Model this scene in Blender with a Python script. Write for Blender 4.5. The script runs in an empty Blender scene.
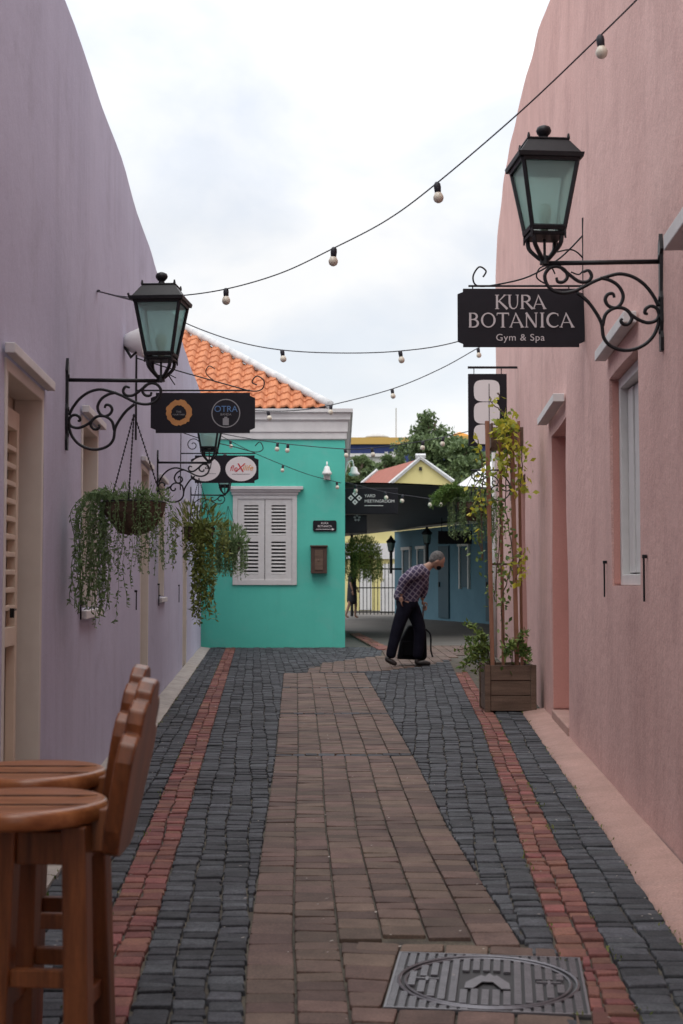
import bpy, bmesh, math, random
from mathutils import Vector, Matrix, noise
random.seed(7)
PI=math.pi
S=bpy.context.scene; COL=S.collection
# ------------------------------------------------------------------ camera
F=1350.0; CX=341.5; CY=512.0; PITCH=math.atan(70/F); H=1.15
cam_d=bpy.data.cameras.new('camera'); cam=bpy.data.objects.new('camera',cam_d); COL.objects.link(cam)
cam.location=(0,0,H); cam.rotation_euler=(PI/2+PITCH,0,0)
cam_d.sensor_fit='VERTICAL'; cam_d.sensor_height=36; cam_d.lens=F/1024*36
cam_d.clip_end=3000; cam_d.clip_start=0.05
cam_d.dof.use_dof=True; cam_d.dof.focus_distance=9; cam_d.dof.aperture_fstop=6.3
S.camera=cam
def P(px,py,y):
    """world point at depth y on the sight line of a pixel (measurement of the photograph)"""
    a=(px-CX)/F; b=(CY-py)/F
    dx=a; dy=math.cos(PITCH)-b*math.sin(PITCH); dz=math.sin(PITCH)+b*math.cos(PITCH)
    k=y/dy
    return Vector((dx*k,y,H+dz*k))
def wl(y): return -.942-.0642*y
def wr(y): return .985+.0678*y
def L(y,off,z): return Vector((wl(y)+off, y+off*.0642, z))
def R(y,off,z): return Vector((wr(y)-off, y+off*.0678, z))
# ------------------------------------------------------------------ materials
def mat(name,col,rough=.8,col2=None,scale=8,bump=0,bscale=40,metal=0,detail=4,spec=.5,stretch=(1,1,1),island=0,streak=None,fine=0,patch=None,stain=0):
    m=bpy.data.materials.new(name); m.use_nodes=True; n=m.node_tree; N=n.nodes; K=n.links
    b=N['Principled BSDF']; b.inputs['Roughness'].default_value=rough; b.inputs['Metallic'].default_value=metal
    b.inputs['Specular IOR Level'].default_value=spec
    b.inputs['Base Color'].default_value=(*col,1)
    tc=N.new('ShaderNodeTexCoord'); mp=N.new('ShaderNodeMapping'); mp.inputs['Scale'].default_value=stretch
    K.new(tc.outputs['Object'],mp.inputs['Vector'])
    src=None
    if col2:
        t=N.new('ShaderNodeTexNoise'); t.inputs['Scale'].default_value=scale; t.inputs['Detail'].default_value=detail; t.inputs['Roughness'].default_value=.65
        K.new(mp.outputs[0],t.inputs['Vector'])
        r=N.new('ShaderNodeValToRGB'); r.color_ramp.elements[0].position=.32; r.color_ramp.elements[1].position=.68
        r.color_ramp.elements[0].color=(*col,1); r.color_ramp.elements[1].color=(*col2,1)
        K.new(t.outputs['Fac'],r.inputs['Fac']); src=r.outputs['Color']
    if streak:
        mp2=N.new('ShaderNodeMapping'); mp2.inputs['Scale'].default_value=(3.2,3.2,.22); K.new(tc.outputs['Object'],mp2.inputs['Vector'])
        t2=N.new('ShaderNodeTexNoise'); t2.inputs['Scale'].default_value=1.3; t2.inputs['Detail'].default_value=5; t2.inputs['Roughness'].default_value=.62
        K.new(mp2.outputs[0],t2.inputs['Vector'])
        r2=N.new('ShaderNodeValToRGB'); r2.color_ramp.elements[0].position=.46; r2.color_ramp.elements[1].position=.92
        r2.color_ramp.elements[0].color=(0,0,0,1); r2.color_ramp.elements[1].color=(1,1,1,1)
        K.new(t2.outputs['Fac'],r2.inputs['Fac'])
        tm=N.new('ShaderNodeTexNoise'); tm.inputs['Scale'].default_value=.9; tm.inputs['Detail'].default_value=4; K.new(tc.outputs['Object'],tm.inputs['Vector'])
        rm_=N.new('ShaderNodeMapRange'); rm_.inputs['From Min'].default_value=.42; rm_.inputs['From Max'].default_value=.68; rm_.inputs['To Min'].default_value=.05; rm_.inputs['To Max'].default_value=.75; K.new(tm.outputs['Fac'],rm_.inputs['Value'])
        mm=N.new('ShaderNodeMath'); mm.operation='MULTIPLY'; K.new(r2.outputs['Color'],mm.inputs[0]); K.new(rm_.outputs[0],mm.inputs[1])
        mx=N.new('ShaderNodeMix'); mx.data_type='RGBA'; K.new(mm.outputs[0],mx.inputs['Factor'])
        if src: K.new(src,mx.inputs['A'])
        else: mx.inputs['A'].default_value=(*col,1)
        mx.inputs['B'].default_value=(*streak,1); src=mx.outputs['Result']
    if patch:   # irregular repair patches and blotches of the plaster
        tp=N.new('ShaderNodeTexNoise'); tp.inputs['Scale'].default_value=1.7; tp.inputs['Detail'].default_value=9; tp.inputs['Roughness'].default_value=.68; tp.inputs['Distortion'].default_value=.5
        mo=N.new('ShaderNodeMapping'); mo.inputs['Location'].default_value=(3.3,7.1,1.9); K.new(tc.outputs['Object'],mo.inputs['Vector']); K.new(mo.outputs[0],tp.inputs['Vector'])
        rq=N.new('ShaderNodeMapRange'); rq.inputs['From Min'].default_value=.53; rq.inputs['From Max'].default_value=.64; rq.inputs['To Max'].default_value=.5; K.new(tp.outputs['Fac'],rq.inputs['Value'])
        mq=N.new('ShaderNodeMix'); mq.data_type='RGBA'; K.new(rq.outputs[0],mq.inputs['Factor'])
        if src: K.new(src,mq.inputs['A'])
        else: mq.inputs['A'].default_value=(*col,1)
        mq.inputs['B'].default_value=(*patch,1); src=mq.outputs['Result']
    if stain:
        ts=N.new('ShaderNodeTexNoise'); ts.inputs['Scale'].default_value=1.9; ts.inputs['Detail'].default_value=8; ts.inputs['Roughness'].default_value=.7
        K.new(tc.outputs['Object'],ts.inputs['Vector'])
        mr=N.new('ShaderNodeMapRange'); mr.inputs['From Min'].default_value=.32; mr.inputs['From Max'].default_value=.68
        mr.inputs['To Min'].default_value=1-stain; mr.inputs['To Max'].default_value=1+stain; K.new(ts.outputs['Fac'],mr.inputs['Value'])
        hs=N.new('ShaderNodeHueSaturation'); K.new(mr.outputs[0],hs.inputs['Value'])
        if src: K.new(src,hs.inputs['Color'])
        else: hs.inputs['Color'].default_value=(*col,1)
        src=hs.outputs['Color']
    if fine:
        t4=N.new('ShaderNodeTexNoise'); t4.inputs['Scale'].default_value=120; t4.inputs['Detail'].default_value=3
        K.new(tc.outputs['Object'],t4.inputs['Vector'])
        mr=N.new('ShaderNodeMapRange'); mr.inputs['From Min'].default_value=.3; mr.inputs['From Max'].default_value=.7
        mr.inputs['To Min'].default_value=1-fine; mr.inputs['To Max'].default_value=1+fine
        K.new(t4.outputs['Fac'],mr.inputs['Value'])
        hs=N.new('ShaderNodeHueSaturation'); K.new(mr.outputs[0],hs.inputs['Value'])
        if src: K.new(src,hs.inputs['Color'])
        else: hs.inputs['Color'].default_value=(*col,1)
        src=hs.outputs['Color']
    if island:
        g=N.new('ShaderNodeNewGeometry'); mr=N.new('ShaderNodeMapRange')
        mr.inputs['To Min'].default_value=1-island; mr.inputs['To Max'].default_value=1+island
        K.new(g.outputs['Random Per Island'],mr.inputs['Value'])
        hs=N.new('ShaderNodeHueSaturation'); K.new(mr.outputs[0],hs.inputs['Value'])
        ms=N.new('ShaderNodeMath'); ms.operation='MULTIPLY_ADD'; ms.inputs[1].default_value=7.31; ms.inputs[2].default_value=0
        K.new(g.outputs['Random Per Island'],ms.inputs[0])
        fr=N.new('ShaderNodeMath'); fr.operation='FRACT'; K.new(ms.outputs[0],fr.inputs[0])
        mh=N.new('ShaderNodeMapRange'); mh.inputs['To Min'].default_value=.5-island*.05; mh.inputs['To Max'].default_value=.5+island*.05
        K.new(fr.outputs[0],mh.inputs['Value']); K.new(mh.outputs[0],hs.inputs['Hue'])
        if src: K.new(src,hs.inputs['Color'])
        else: hs.inputs['Color'].default_value=(*col,1)
        src=hs.outputs['Color']
    if src: K.new(src,b.inputs['Base Color'])
    if bump:
        t3=N.new('ShaderNodeTexNoise'); t3.inputs['Scale'].default_value=bscale; t3.inputs['Detail'].default_value=6; t3.inputs['Roughness'].default_value=.6
        K.new(mp.outputs[0],t3.inputs['Vector'])
        bp=N.new('ShaderNodeBump'); bp.inputs['Strength'].default_value=min(1,bump*20); bp.inputs['Distance'].default_value=bump
        K.new(t3.outputs['Fac'],bp.inputs['Height']); K.new(bp.outputs[0],b.inputs['Normal'])
    return m
def leafmat(name,c1,c2,trans=.25):
    m=mat(name,c1,.55,island=.35)
    n=m.node_tree; N=n.nodes; K=n.links; b=N['Principled BSDF']
    g=N.new('ShaderNodeNewGeometry'); mx=N.new('ShaderNodeMix'); mx.data_type='RGBA'
    mx.inputs['A'].default_value=(*c1,1); mx.inputs['B'].default_value=(*c2,1); K.new(g.outputs['Random Per Island'],mx.inputs['Factor'])
    K.new(mx.outputs['Result'],b.inputs['Base Color'])
    tr=N.new('ShaderNodeBsdfTranslucent'); K.new(mx.outputs['Result'],tr.inputs['Color'])
    ms=N.new('ShaderNodeMixShader'); ms.inputs[0].default_value=trans
    K.new(b.outputs[0],ms.inputs[1]); K.new(tr.outputs[0],ms.inputs[2]); K.new(ms.outputs[0],N['Material Output'].inputs['Surface'])
    return m
M={}
M['purple']=mat('purple_stucco',(.425,.41,.525),.9,(.47,.455,.57),1.1,.014,9,streak=(.26,.24,.31),fine=.07,patch=(.36,.34,.43))
M['pink']=mat('pink_stucco',(.58,.36,.325),.92,(.66,.425,.385),1.6,.018,13,streak=(.32,.19,.17),fine=.16,patch=(.48,.29,.265))
M['pinkclean']=mat('pink_paint',(.56,.30,.27),.9,(.62,.35,.32),4,.003,30,fine=.06)
M['pinkcurb']=mat('pink_concrete',(.44,.275,.235),.92,(.34,.215,.18),3,.006,40,fine=.18,patch=(.33,.22,.19))
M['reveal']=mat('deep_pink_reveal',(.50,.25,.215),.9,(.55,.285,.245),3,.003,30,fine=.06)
M['teal']=mat('teal_stucco',(.085,.50,.40),.88,(.10,.545,.44),1.3,.006,16,streak=(.07,.40,.32),fine=.05,patch=(.14,.50,.42))
M['white']=mat('white_trim',(.66,.64,.63),.75,(.56,.545,.54),3,.002,30,streak=(.5,.48,.48))
M['whitecap']=mat('white_ridge_mortar',(.66,.66,.66),.85,(.45,.46,.47),6,.006,20)
M['shutter']=mat('shutter_paint',(.62,.61,.60),.6,(.56,.55,.54),10,.001,60)
M['beige']=mat('beige_paint',(.64,.60,.54),.65,(.55,.51,.46),3,.002,40,streak=(.48,.43,.37))
M['beigedoor']=mat('beige_door_paint',(.66,.56,.45),.55,(.58,.48,.38),4,.001,40)
M['curb']=mat('beige_concrete',(.42,.38,.34),.92,(.28,.255,.23),6,.005,40,fine=.12)
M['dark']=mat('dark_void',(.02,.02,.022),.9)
M['iron']=mat('black_iron',(.008,.008,.010),.45,(.015,.015,.018),30,.0008,120,spec=.3)
M['signblack']=mat('black_sign_paint',(.010,.009,.013),.5,(.014,.013,.018),3,spec=.22)
M['letter']=mat('sign_lettering',(.48,.44,.45),.6)
M['signwhite']=mat('sign_white',(.72,.69,.69),.6)
M['sett']=mat('dark_sett_stone',(.040,.043,.049),.8,(.068,.072,.080),22,.012,34,island=.42,fine=.3,spec=.3,stain=.28)
M['redsett']=mat('red_brick_paver',(.135,.050,.040),.85,(.195,.078,.060),12,.007,45,island=.34,fine=.22,stain=.25)
M['paver']=mat('brown_paver',(.084,.053,.041),.8,(.128,.084,.066),9,.005,60,island=.34,fine=.22,stain=.25)
M['joint']=mat('joint_dirt',(.035,.031,.026),.95,(.115,.098,.072),7,.006,60,fine=.3)
M['asphalt']=mat('plaza_paving',(.075,.066,.06),.85,(.11,.098,.088),1.2,.004,30,fine=.15)
M['tile']=mat('orange_roof_tile',(.56,.215,.095),.85,(.42,.15,.07),4.5,.004,40,fine=.12,streak=(.36,.16,.10))
M['redtile']=mat('red_roof_tile',(.36,.12,.085),.85,(.27,.09,.065),3,fine=.1)
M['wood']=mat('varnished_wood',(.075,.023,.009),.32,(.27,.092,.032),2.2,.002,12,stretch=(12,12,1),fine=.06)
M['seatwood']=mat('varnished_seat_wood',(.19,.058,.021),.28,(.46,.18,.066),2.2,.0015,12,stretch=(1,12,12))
M['oldwood']=mat('weathered_planter_wood',(.085,.052,.036),.85,(.16,.105,.075),2,.006,12,stretch=(1,9,9),fine=.15)
M['polewood']=mat('reddish_trellis_wood',(.22,.095,.058),.75,(.30,.145,.09),6,.003,30,stretch=(6,6,.6))
M['boxwood']=mat('dark_mailbox_wood',(.05,.027,.02),.6,(.085,.045,.03),10,.002,30,stretch=(8,8,1))
M['soil']=mat('soil',(.03,.022,.016),.95)
M['coir']=mat('coir_liner',(.055,.035,.024),.95,(.12,.08,.055),30,.01,60)
M['cable']=mat('cable',(.012,.012,.02),.6)
M['bulb']=mat('frosted_bulb',(.62,.57,.47),.25)
M['lampwhite']=mat('white_lamp_plastic',(.75,.74,.72),.4)
M['blue']=mat('light_blue_stucco',(.085,.18,.24),.85,(.105,.215,.275),1.5,.004,20)
M['bluedark']=mat('dark_blue_door',(.015,.06,.09),.6)
M['yellow']=mat('yellow_stucco',(.62,.55,.24),.9,(.68,.60,.28),1.2)
M['navy']=mat('navy_paint',(.028,.045,.16),.8,(.04,.06,.20),2)
M['ochre']=mat('ochre_band',(.52,.33,.09),.8)
M['orange']=mat('orange_roof',(.62,.27,.04),.8)
M['concrete']=mat('pale_concrete',(.55,.54,.52),.9,(.42,.41,.40),4)
M['canvas']=mat('dark_shade_cloth',(.028,.029,.033),.55,(.045,.046,.05),1.5,.01,3)
M['tent']=mat('pale_tent_cloth',(.6,.6,.6),.8)
M['hill']=mat('hill_scrub',(.05,.07,.03),.95,(.09,.10,.05),.5)
M['trunk']=mat('bark',(.10,.075,.055),.95,(.16,.12,.09),8,.01,20,stretch=(1,1,.3))
M['metal']=mat('cast_iron_cover',(.14,.135,.15),.4,(.20,.195,.21),20,.001,80,metal=.55)
M['metaldark']=mat('cast_iron_recess',(.04,.04,.043),.7)
M['skin']=mat('skin',(.30,.17,.12),.55)
M['hair']=mat('grey_hair',(.045,.043,.042),.9,(.15,.145,.14),40,.006,90)
M['trouser']=mat('navy_trousers',(.006,.006,.012),.95,(.010,.010,.018),10,spec=.1)
M['shoe']=mat('black_leather',(.016,.013,.012),.4)
M['bagblack']=mat('black_nylon',(.006,.006,.008),.9,spec=.1)
M['darkdress']=mat('dark_clothes',(.018,.018,.024),.85)
M['ograph']=mat('orange_logo_ink',(.50,.23,.07),.6,(.38,.17,.05),8)
M['blueink']=mat('blue_logo_ink',(.08,.17,.33),.6)
M['greyink']=mat('grey_logo_ink',(.22,.22,.23),.6)
M['redink']=mat('red_logo_ink',(.55,.03,.04),.6)
M['orangeink']=mat('orange_text_ink',(.75,.32,.06),.6)
M['fern']=leafmat('fern_leaf',(.095,.17,.065),(.21,.30,.13),.35)
M['frond']=leafmat('arching_frond_leaf',(.07,.15,.03),(.17,.28,.07),.4)
M['vine']=leafmat('trailing_leaf',(.07,.11,.025),(.24,.28,.06))
M['yellowleaf']=leafmat('yellow_green_leaf',(.22,.29,.035),(.62,.56,.06),.4)
M['greenleaf']=leafmat('green_leaf',(.05,.11,.025),(.20,.27,.06))
M['treeleaf']=leafmat('tree_leaf',(.075,.12,.05),(.19,.26,.11))
M['drystem']=mat('dry_stem',(.09,.06,.04),.9)
# glass of the lanterns
g=bpy.data.materials.new('greenish_lantern_glass'); g.use_nodes=True; N=g.node_tree.nodes; K=g.node_tree.links
b=N['Principled BSDF']; b.inputs['Base Color'].default_value=(.55,.70,.68,1); b.inputs['Roughness'].default_value=.12
tr=N.new('ShaderNodeBsdfTransparent'); tr.inputs['Color'].default_value=(.60,.84,.80,1)
tl=N.new('ShaderNodeBsdfTranslucent'); tl.inputs['Color'].default_value=(.70,.96,.91,1)
ms0=N.new('ShaderNodeMixShader'); ms0.inputs[0].default_value=.5; K.new(tl.outputs[0],ms0.inputs[1]); K.new(tr.outputs[0],ms0.inputs[2])
ms=N.new('ShaderNodeMixShader'); ms.inputs[0].default_value=.80
K.new(b.outputs[0],ms.inputs[1]); K.new(ms0.outputs[0],ms.inputs[2]); K.new(ms.outputs[0],N['Material Output'].inputs['Surface']); M['glass']=g
# plaid shirt
p=bpy.data.materials.new('plaid_cotton'); p.use_nodes=True; N=p.node_tree.nodes; K=p.node_tree.links
b=N['Principled BSDF']; b.inputs['Roughness'].default_value=.9
tc=N.new('ShaderNodeTexCoord'); mp=N.new('ShaderNodeMapping'); mp.inputs['Rotation'].default_value=(0,math.radians(-38),0); K.new(tc.outputs['Object'],mp.inputs['Vector'])
sx=N.new('ShaderNodeSeparateXYZ'); K.new(mp.outputs[0],sx.inputs[0])
def stripe(sock,period,width,off=0):
    a=N.new('ShaderNodeMath'); a.operation='MULTIPLY_ADD'; a.inputs[1].default_value=1/period; a.inputs[2].default_value=off+50
    K.new(sock,a.inputs[0]); f=N.new('ShaderNodeMath'); f.operation='FRACT'; K.new(a.outputs[0],f.inputs[0])
    l=N.new('ShaderNodeMath'); l.operation='LESS_THAN'; l.inputs[1].default_value=width; K.new(f.outputs[0],l.inputs[0]); return l.outputs[0]
def mixc(fac,a,bcol):
    mx=N.new('ShaderNodeMix'); mx.data_type='RGBA'; K.new(fac,mx.inputs['Factor'])
    if isinstance(a,tuple): mx.inputs['A'].default_value=(*a,1)
    else: K.new(a,mx.inputs['A'])
    mx.inputs['B'].default_value=(*bcol,1); return mx.outputs['Result']
ad=N.new('ShaderNodeMath'); ad.operation='MAXIMUM'
K.new(stripe(sx.outputs['X'],.06,.2),ad.inputs[0]); K.new(stripe(sx.outputs['Z'],.06,.2),ad.inputs[1])
c=mixc(stripe(sx.outputs['X'],.12,.5,.3),(.045,.03,.07),(.045,.035,.075))
c=mixc(ad.outputs[0],c,(.24,.21,.26)); K.new(c,b.inputs['Base Color']); M['plaid']=p
# ------------------------------------------------------------------ object helpers
def link(o,parent=None):
    COL.objects.link(o)
    if parent is not None: o.parent=parent
    return o
def tag(o,label=None,cat=None,group=None,kind=None):
    if label: o['label']=label
    if cat: o['category']=cat
    if group: o['group']=group
    if kind: o['kind']=kind
    return o
def thing(name,label,cat,loc=(0,0,0),rz=0,group=None):
    o=bpy.data.objects.new(name,None); o.empty_display_size=.1; COL.objects.link(o)
    o.location=loc; o.rotation_euler=(0,0,rz); return tag(o,label,cat,group)
def copytree(o,parent=None):
    c=o.copy(); COL.objects.link(c)
    if parent is not None: c.parent=parent
    for ch in list(o.children): copytree(ch,c)
    return c
class MB:
    def __init__(s): s.v=[]; s.f=[]
    def add(s,vs,fs):
        n=len(s.v); s.v+= [Vector(v) for v in vs]; s.f+=[tuple(i+n for i in f) for f in fs]; return s
    def box(s,a,b):
        x0,y0,z0=[min(a[i],b[i]) for i in range(3)]; x1,y1,z1=[max(a[i],b[i]) for i in range(3)]
        return s.add([(x0,y0,z0),(x1,y0,z0),(x1,y1,z0),(x0,y1,z0),(x0,y0,z1),(x1,y0,z1),(x1,y1,z1),(x0,y1,z1)],
              [(0,3,2,1),(4,5,6,7),(0,1,5,4),(1,2,6,5),(2,3,7,6),(3,0,4,7)])
    def wbox(s,fn,y0,y1,o0,o1,z0,z1):
        """box in a wall's frame"""
        c=[fn(y0,o0,z0),fn(y1,o0,z0),fn(y1,o1,z0),fn(y0,o1,z0),fn(y0,o0,z1),fn(y1,o0,z1),fn(y1,o1,z1),fn(y0,o1,z1)]
        return s.add(c,[(0,3,2,1),(4,5,6,7),(0,1,5,4),(1,2,6,5),(2,3,7,6),(3,0,4,7)])
    def tube(s,pts,r,n=8,caps=True):
        pts=[Vector(p) for p in pts]; m=len(pts)
        rs=r if isinstance(r,(list,tuple)) else [r]*m
        base=len(s.v); up=None
        for i,p in enumerate(pts):
            d=(pts[min(i+1,m-1)]-pts[max(i-1,0)])
            if d.length<1e-9: d=Vector((0,0,1))
            d.normalize()
            if up is None:
                up=Vector((0,0,1)) if abs(d.z)<.9 else Vector((1,0,0))
            up=(up-d*up.dot(d)); 
            if up.length<1e-6: up=d.orthogonal()
            up.normalize(); q=d.cross(up)
            for k in range(n):
                a=2*PI*k/n; s.v.append(p+(up*math.cos(a)+q*math.sin(a))*rs[i])
        for i in range(m-1):
            for k in range(n):
                a=base+i*n+k; b=base+i*n+(k+1)%n; s.f.append((a,b,b+n,a+n))
        if caps:
            s.f.append(tuple(base+k for k in range(n))[::-1]); s.f.append(tuple(base+(m-1)*n+k for k in range(n)))
        return s
    def lathe(s,prof,c=(0,0,0),n=20,ax='z'):
        base=len(s.v); c=Vector(c)
        for r,z in prof:
            for k in range(n):
                a=2*PI*k/n
                v=Vector((r*math.cos(a),r*math.sin(a),z))
                if ax=='y': v=Vector((v.x,v.z,v.y))
                if ax=='x': v=Vector((v.z,v.x,v.y))
                s.v.append(c+v)
        for i in range(len(prof)-1):
            for k in range(n):
                a=base+i*n+k; b=base+i*n+(k+1)%n; s.f.append((a,b,b+n,a+n))
        s.f.append(tuple(base+k for k in range(n))[::-1]); s.f.append(tuple(base+(len(prof)-1)*n+k for k in range(n)))
        return s
    def prism(s,outline,fn,t0,t1):
        """outline [(u,v)], fn(u,v,t)->world"""
        n=len(outline)
        vs=[fn(u,v,t0) for u,v in outline]+[fn(u,v,t1) for u,v in outline]
        return s.add(vs,[tuple(range(n))[::-1],tuple(range(n,2*n))]+[(i,(i+1)%n,(i+1)%n+n,i+n) for i in range(n)])
    def build(s,name,m,parent=None,smooth=False,bevel=0,local=False):
        me=bpy.data.meshes.new(name)
        off=Vector((0,0,0))
        if parent is not None and not local:
            q=parent
            while q is not None: off+=Vector(q.location); q=q.parent
        me.from_pydata([v-off for v in s.v],[],s.f); me.materials.append(m)
        bm=bmesh.new(); bm.from_mesh(me); bmesh.ops.recalc_face_normals(bm,faces=bm.faces); bm.to_mesh(me); bm.free()
        if smooth:
            for p in me.polygons: p.use_smooth=True
        o=bpy.data.objects.new(name,me); link(o,parent)
        if bevel:
            b=o.modifiers.new('bevel','BEVEL'); b.width=bevel; b.segments=2; b.limit_method='ANGLE'; b.angle_limit=.6
        return o
def crom(pts,k=6):
    pts=[Vector(p) for p in pts]; out=[]
    for i in range(len(pts)-1):
        p0=pts[max(i-1,0)]; p1=pts[i]; p2=pts[i+1]; p3=pts[min(i+2,len(pts)-1)]
        for j in range(k):
            t=j/k; out.append(.5*((2*p1)+(p2-p0)*t+(2*p0-5*p1+4*p2-p3)*t*t+(3*p1-p0-3*p2+p3)*t**3))
    out.append(pts[-1]); return out
def textmesh(txt,size,space=1.0,align='CENTER'):
    c=bpy.data.curves.new('t','FONT'); c.body=txt; c.size=size; c.align_x=align; c.space_character=space; c.extrude=.0008
    o=bpy.data.objects.new('t',c); COL.objects.link(o); dg=bpy.context.evaluated_depsgraph_get(); dg.update()
    me=bpy.data.meshes.new_from_object(o.evaluated_get(dg)); bpy.data.objects.remove(o); bpy.data.curves.remove(c)
    mb=MB(); mb.v=[v.co.copy() for v in me.vertices]; mb.f=[tuple(p.vertices) for p in me.polygons]; return mb
def text_on(name,txt,size,org,ux,uz,nrm,m,parent,space=1.0,sx=1.0,shear=0):
    t=textmesh(txt,size,space); q=MB()
    q.v=[Vector(org)+ux*(v.x*sx+v.y*shear)+uz*v.y+nrm*v.z for v in t.v]; q.f=t.f
    return q.build(name,m,parent)
# ------------------------------------------------------------------ world + sun
w=bpy.data.worlds.new('World'); S.world=w; w.use_nodes=True; N=w.node_tree.nodes; K=w.node_tree.links
bg=N['Background']; bg.inputs['Strength'].default_value=.1
sky=N.new('ShaderNodeTexSky'); sky.sky_type='NISHITA'; sky.sun_disc=False
SUN_EL=math.radians(62); SUN_ROT=math.radians(200)
sky.sun_elevation=SUN_EL; sky.sun_rotation=SUN_ROT; sky.dust_density=2
tc=N.new('ShaderNodeTexCoord'); mp=N.new('ShaderNodeMapping'); mp.inputs['Scale'].default_value=(1,1,1.6); mp.inputs['Location'].default_value=(.35,.1,.2); K.new(tc.outputs['Generated'],mp.inputs['Vector'])
t=N.new('ShaderNodeTexNoise'); t.inputs['Scale'].default_value=5.5; t.inputs['Detail'].default_value=8; t.inputs['Roughness'].default_value=.5; t.inputs['Distortion'].default_value=.25; K.new(mp.outputs[0],t.inputs['Vector'])
rp=N.new('ShaderNodeValToRGB'); rp.color_ramp.elements[0].position=.38; rp.color_ramp.elements[0].color=(.74,.74,.74,1); rp.color_ramp.elements[1].position=.56; rp.color_ramp.elements[1].color=(1,1,1,1)
K.new(t.outputs['Fac'],rp.inputs['Fac'])
t2=N.new('ShaderNodeTexNoise'); t2.inputs['Scale'].default_value=3.2; t2.inputs['Detail'].default_value=7; K.new(mp.outputs[0],t2.inputs['Vector'])
rp2=N.new('ShaderNodeValToRGB'); rp2.color_ramp.elements[0].position=.35; rp2.color_ramp.elements[0].color=(8.25,8.4,8.65,1); rp2.color_ramp.elements[1].position=.62; rp2.color_ramp.elements[1].color=(9.9,9.93,10,1)
K.new(t2.outputs['Fac'],rp2.inputs['Fac'])
skm=N.new('ShaderNodeMix'); skm.data_type='RGBA'; skm.blend_type='MIX'
K.new(rp.outputs['Color'],skm.inputs['Factor'])
sks=N.new('ShaderNodeVectorMath'); sks.operation='SCALE'; sks.inputs['Scale'].default_value=1.6; K.new(sky.outputs[0],sks.inputs[0])
K.new(sks.outputs[0],skm.inputs['A']); K.new(rp2.outputs['Color'],skm.inputs['B'])
# overcast skies are brighter towards the zenith
sp=N.new('ShaderNodeSeparateXYZ'); K.new(tc.outputs['Generated'],sp.inputs[0])
mz=N.new('ShaderNodeMapRange'); mz.inputs['From Min'].default_value=.25; mz.inputs['From Max'].default_value=1; mz.inputs['To Min'].default_value=1.0; mz.inputs['To Max'].default_value=2.4
K.new(sp.outputs['Z'],mz.inputs['Value'])
vm=N.new('ShaderNodeVectorMath'); vm.operation='SCALE'; K.new(skm.outputs['Result'],vm.inputs[0]); K.new(mz.outputs[0],vm.inputs['Scale'])
K.new(vm.outputs[0],bg.inputs['Color'])
sd=bpy.data.lights.new('sun','SUN'); sd.energy=.7; sd.angle=math.radians(25); sd.color=(1,.96,.9)
so=bpy.data.objects.new('sun',sd); COL.objects.link(so)
dv=Vector((math.sin(SUN_ROT)*math.cos(SUN_EL),math.cos(SUN_ROT)*math.cos(SUN_EL),math.sin(SUN_EL)))
so.rotation_euler=dv.to_track_quat('Z','Y').to_euler(); so.location=(0,-5,20)
S.view_settings.view_transform='Standard'; S.view_settings.look='None'; S.view_settings.gamma=1; S.view_settings.exposure=.08
# ------------------------------------------------------------------ ground + paving
gm=MB(); gm.add([(-600,-60,-.03),(600,-60,-.03),(600,900,-.03),(-600,900,-.03)],[(0,1,2,3)])
tag(gm.build('ground',M['asphalt']),kind='structure')
jb=MB(); jb.add([(-4.2,-4,-.014),(4.2,-4,-.014),(4.2,24.5,-.014),(-4.2,24.5,-.014)],[(0,1,2,3)])
tag(jb.build('joint_bed',M['joint']),kind='structure')
def clip(poly,px,py,nx,ny):
    out=[]; n=len(poly)
    for i in range(n):
        a=poly[i]; b=poly[(i+1)%n]
        da=(a[0]-px)*nx+(a[1]-py)*ny; db=(b[0]-px)*nx+(b[1]-py)*ny
        if da>=0: out.append(a)
        if (da>=0)!=(db>=0):
            t=da/(da-db); out.append((a[0]+(b[0]-a[0])*t,a[1]+(b[1]-a[1])*t))
    return out
def area(p): return abs(sum(p[i][0]*p[(i+1)%len(p)][1]-p[(i+1)%len(p)][0]*p[i][1] for i in range(len(p))))/2
def stone(mb,poly,gap=.0024,round_=.005,zj=.0045,top=0.0,jit=.0055):
    if len(poly)<3 or area(poly)<.0009: return
    n=len(poly); cx=sum(p[0] for p in poly)/n; cy=sum(p[1] for p in poly)/n
    tx=random.uniform(-1,1)*.03; ty=random.uniform(-1,1)*.03; dz=random.uniform(-zj,zj)+top
    rings=[]
    pj=[(p[0]+random.uniform(-jit,jit),p[1]+random.uniform(-jit,jit)) for p in poly]
    if n==4:  # cut the corners for worn stones
        q=[]
        for i in range(4):
            a=pj[i]; pr=pj[i-1]; nx=pj[(i+1)%4]; k=random.uniform(.02,.11)
            q.append((a[0]+(pr[0]-a[0])*k*.8,a[1]+(pr[1]-a[1])*k*.8)); q.append((a[0]+(nx[0]-a[0])*k*.8,a[1]+(nx[1]-a[1])*k*.8))
        pj=q; n=8
    for ins,z in ((gap,-.02),(gap+.001,-.006),(gap+round_*.5,-.0015),(gap+round_*1.5,0)):
        r=[]
        for x,y in pj:
            d=math.hypot(x-cx,y-cy)+1e-6; k=max(.2,1-ins*1.25/d)
            xx=cx+(x-cx)*k; yy=cy+(y-cy)*k
            r.append((xx,yy,z+dz+(xx-cx)*tx+(yy-cy)*ty if z>-.015 else z))
        rings.append(r)
    vs=[v for r in rings for v in r]; fs=[]
    for i in range(3):
        for k in range(n): fs.append((i*n+k,i*n+(k+1)%n,(i+1)*n+(k+1)%n,(i+1)*n+k))
    fs.append(tuple(3*n+k for k in range(n)))
    mb.add(vs,fs)
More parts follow.
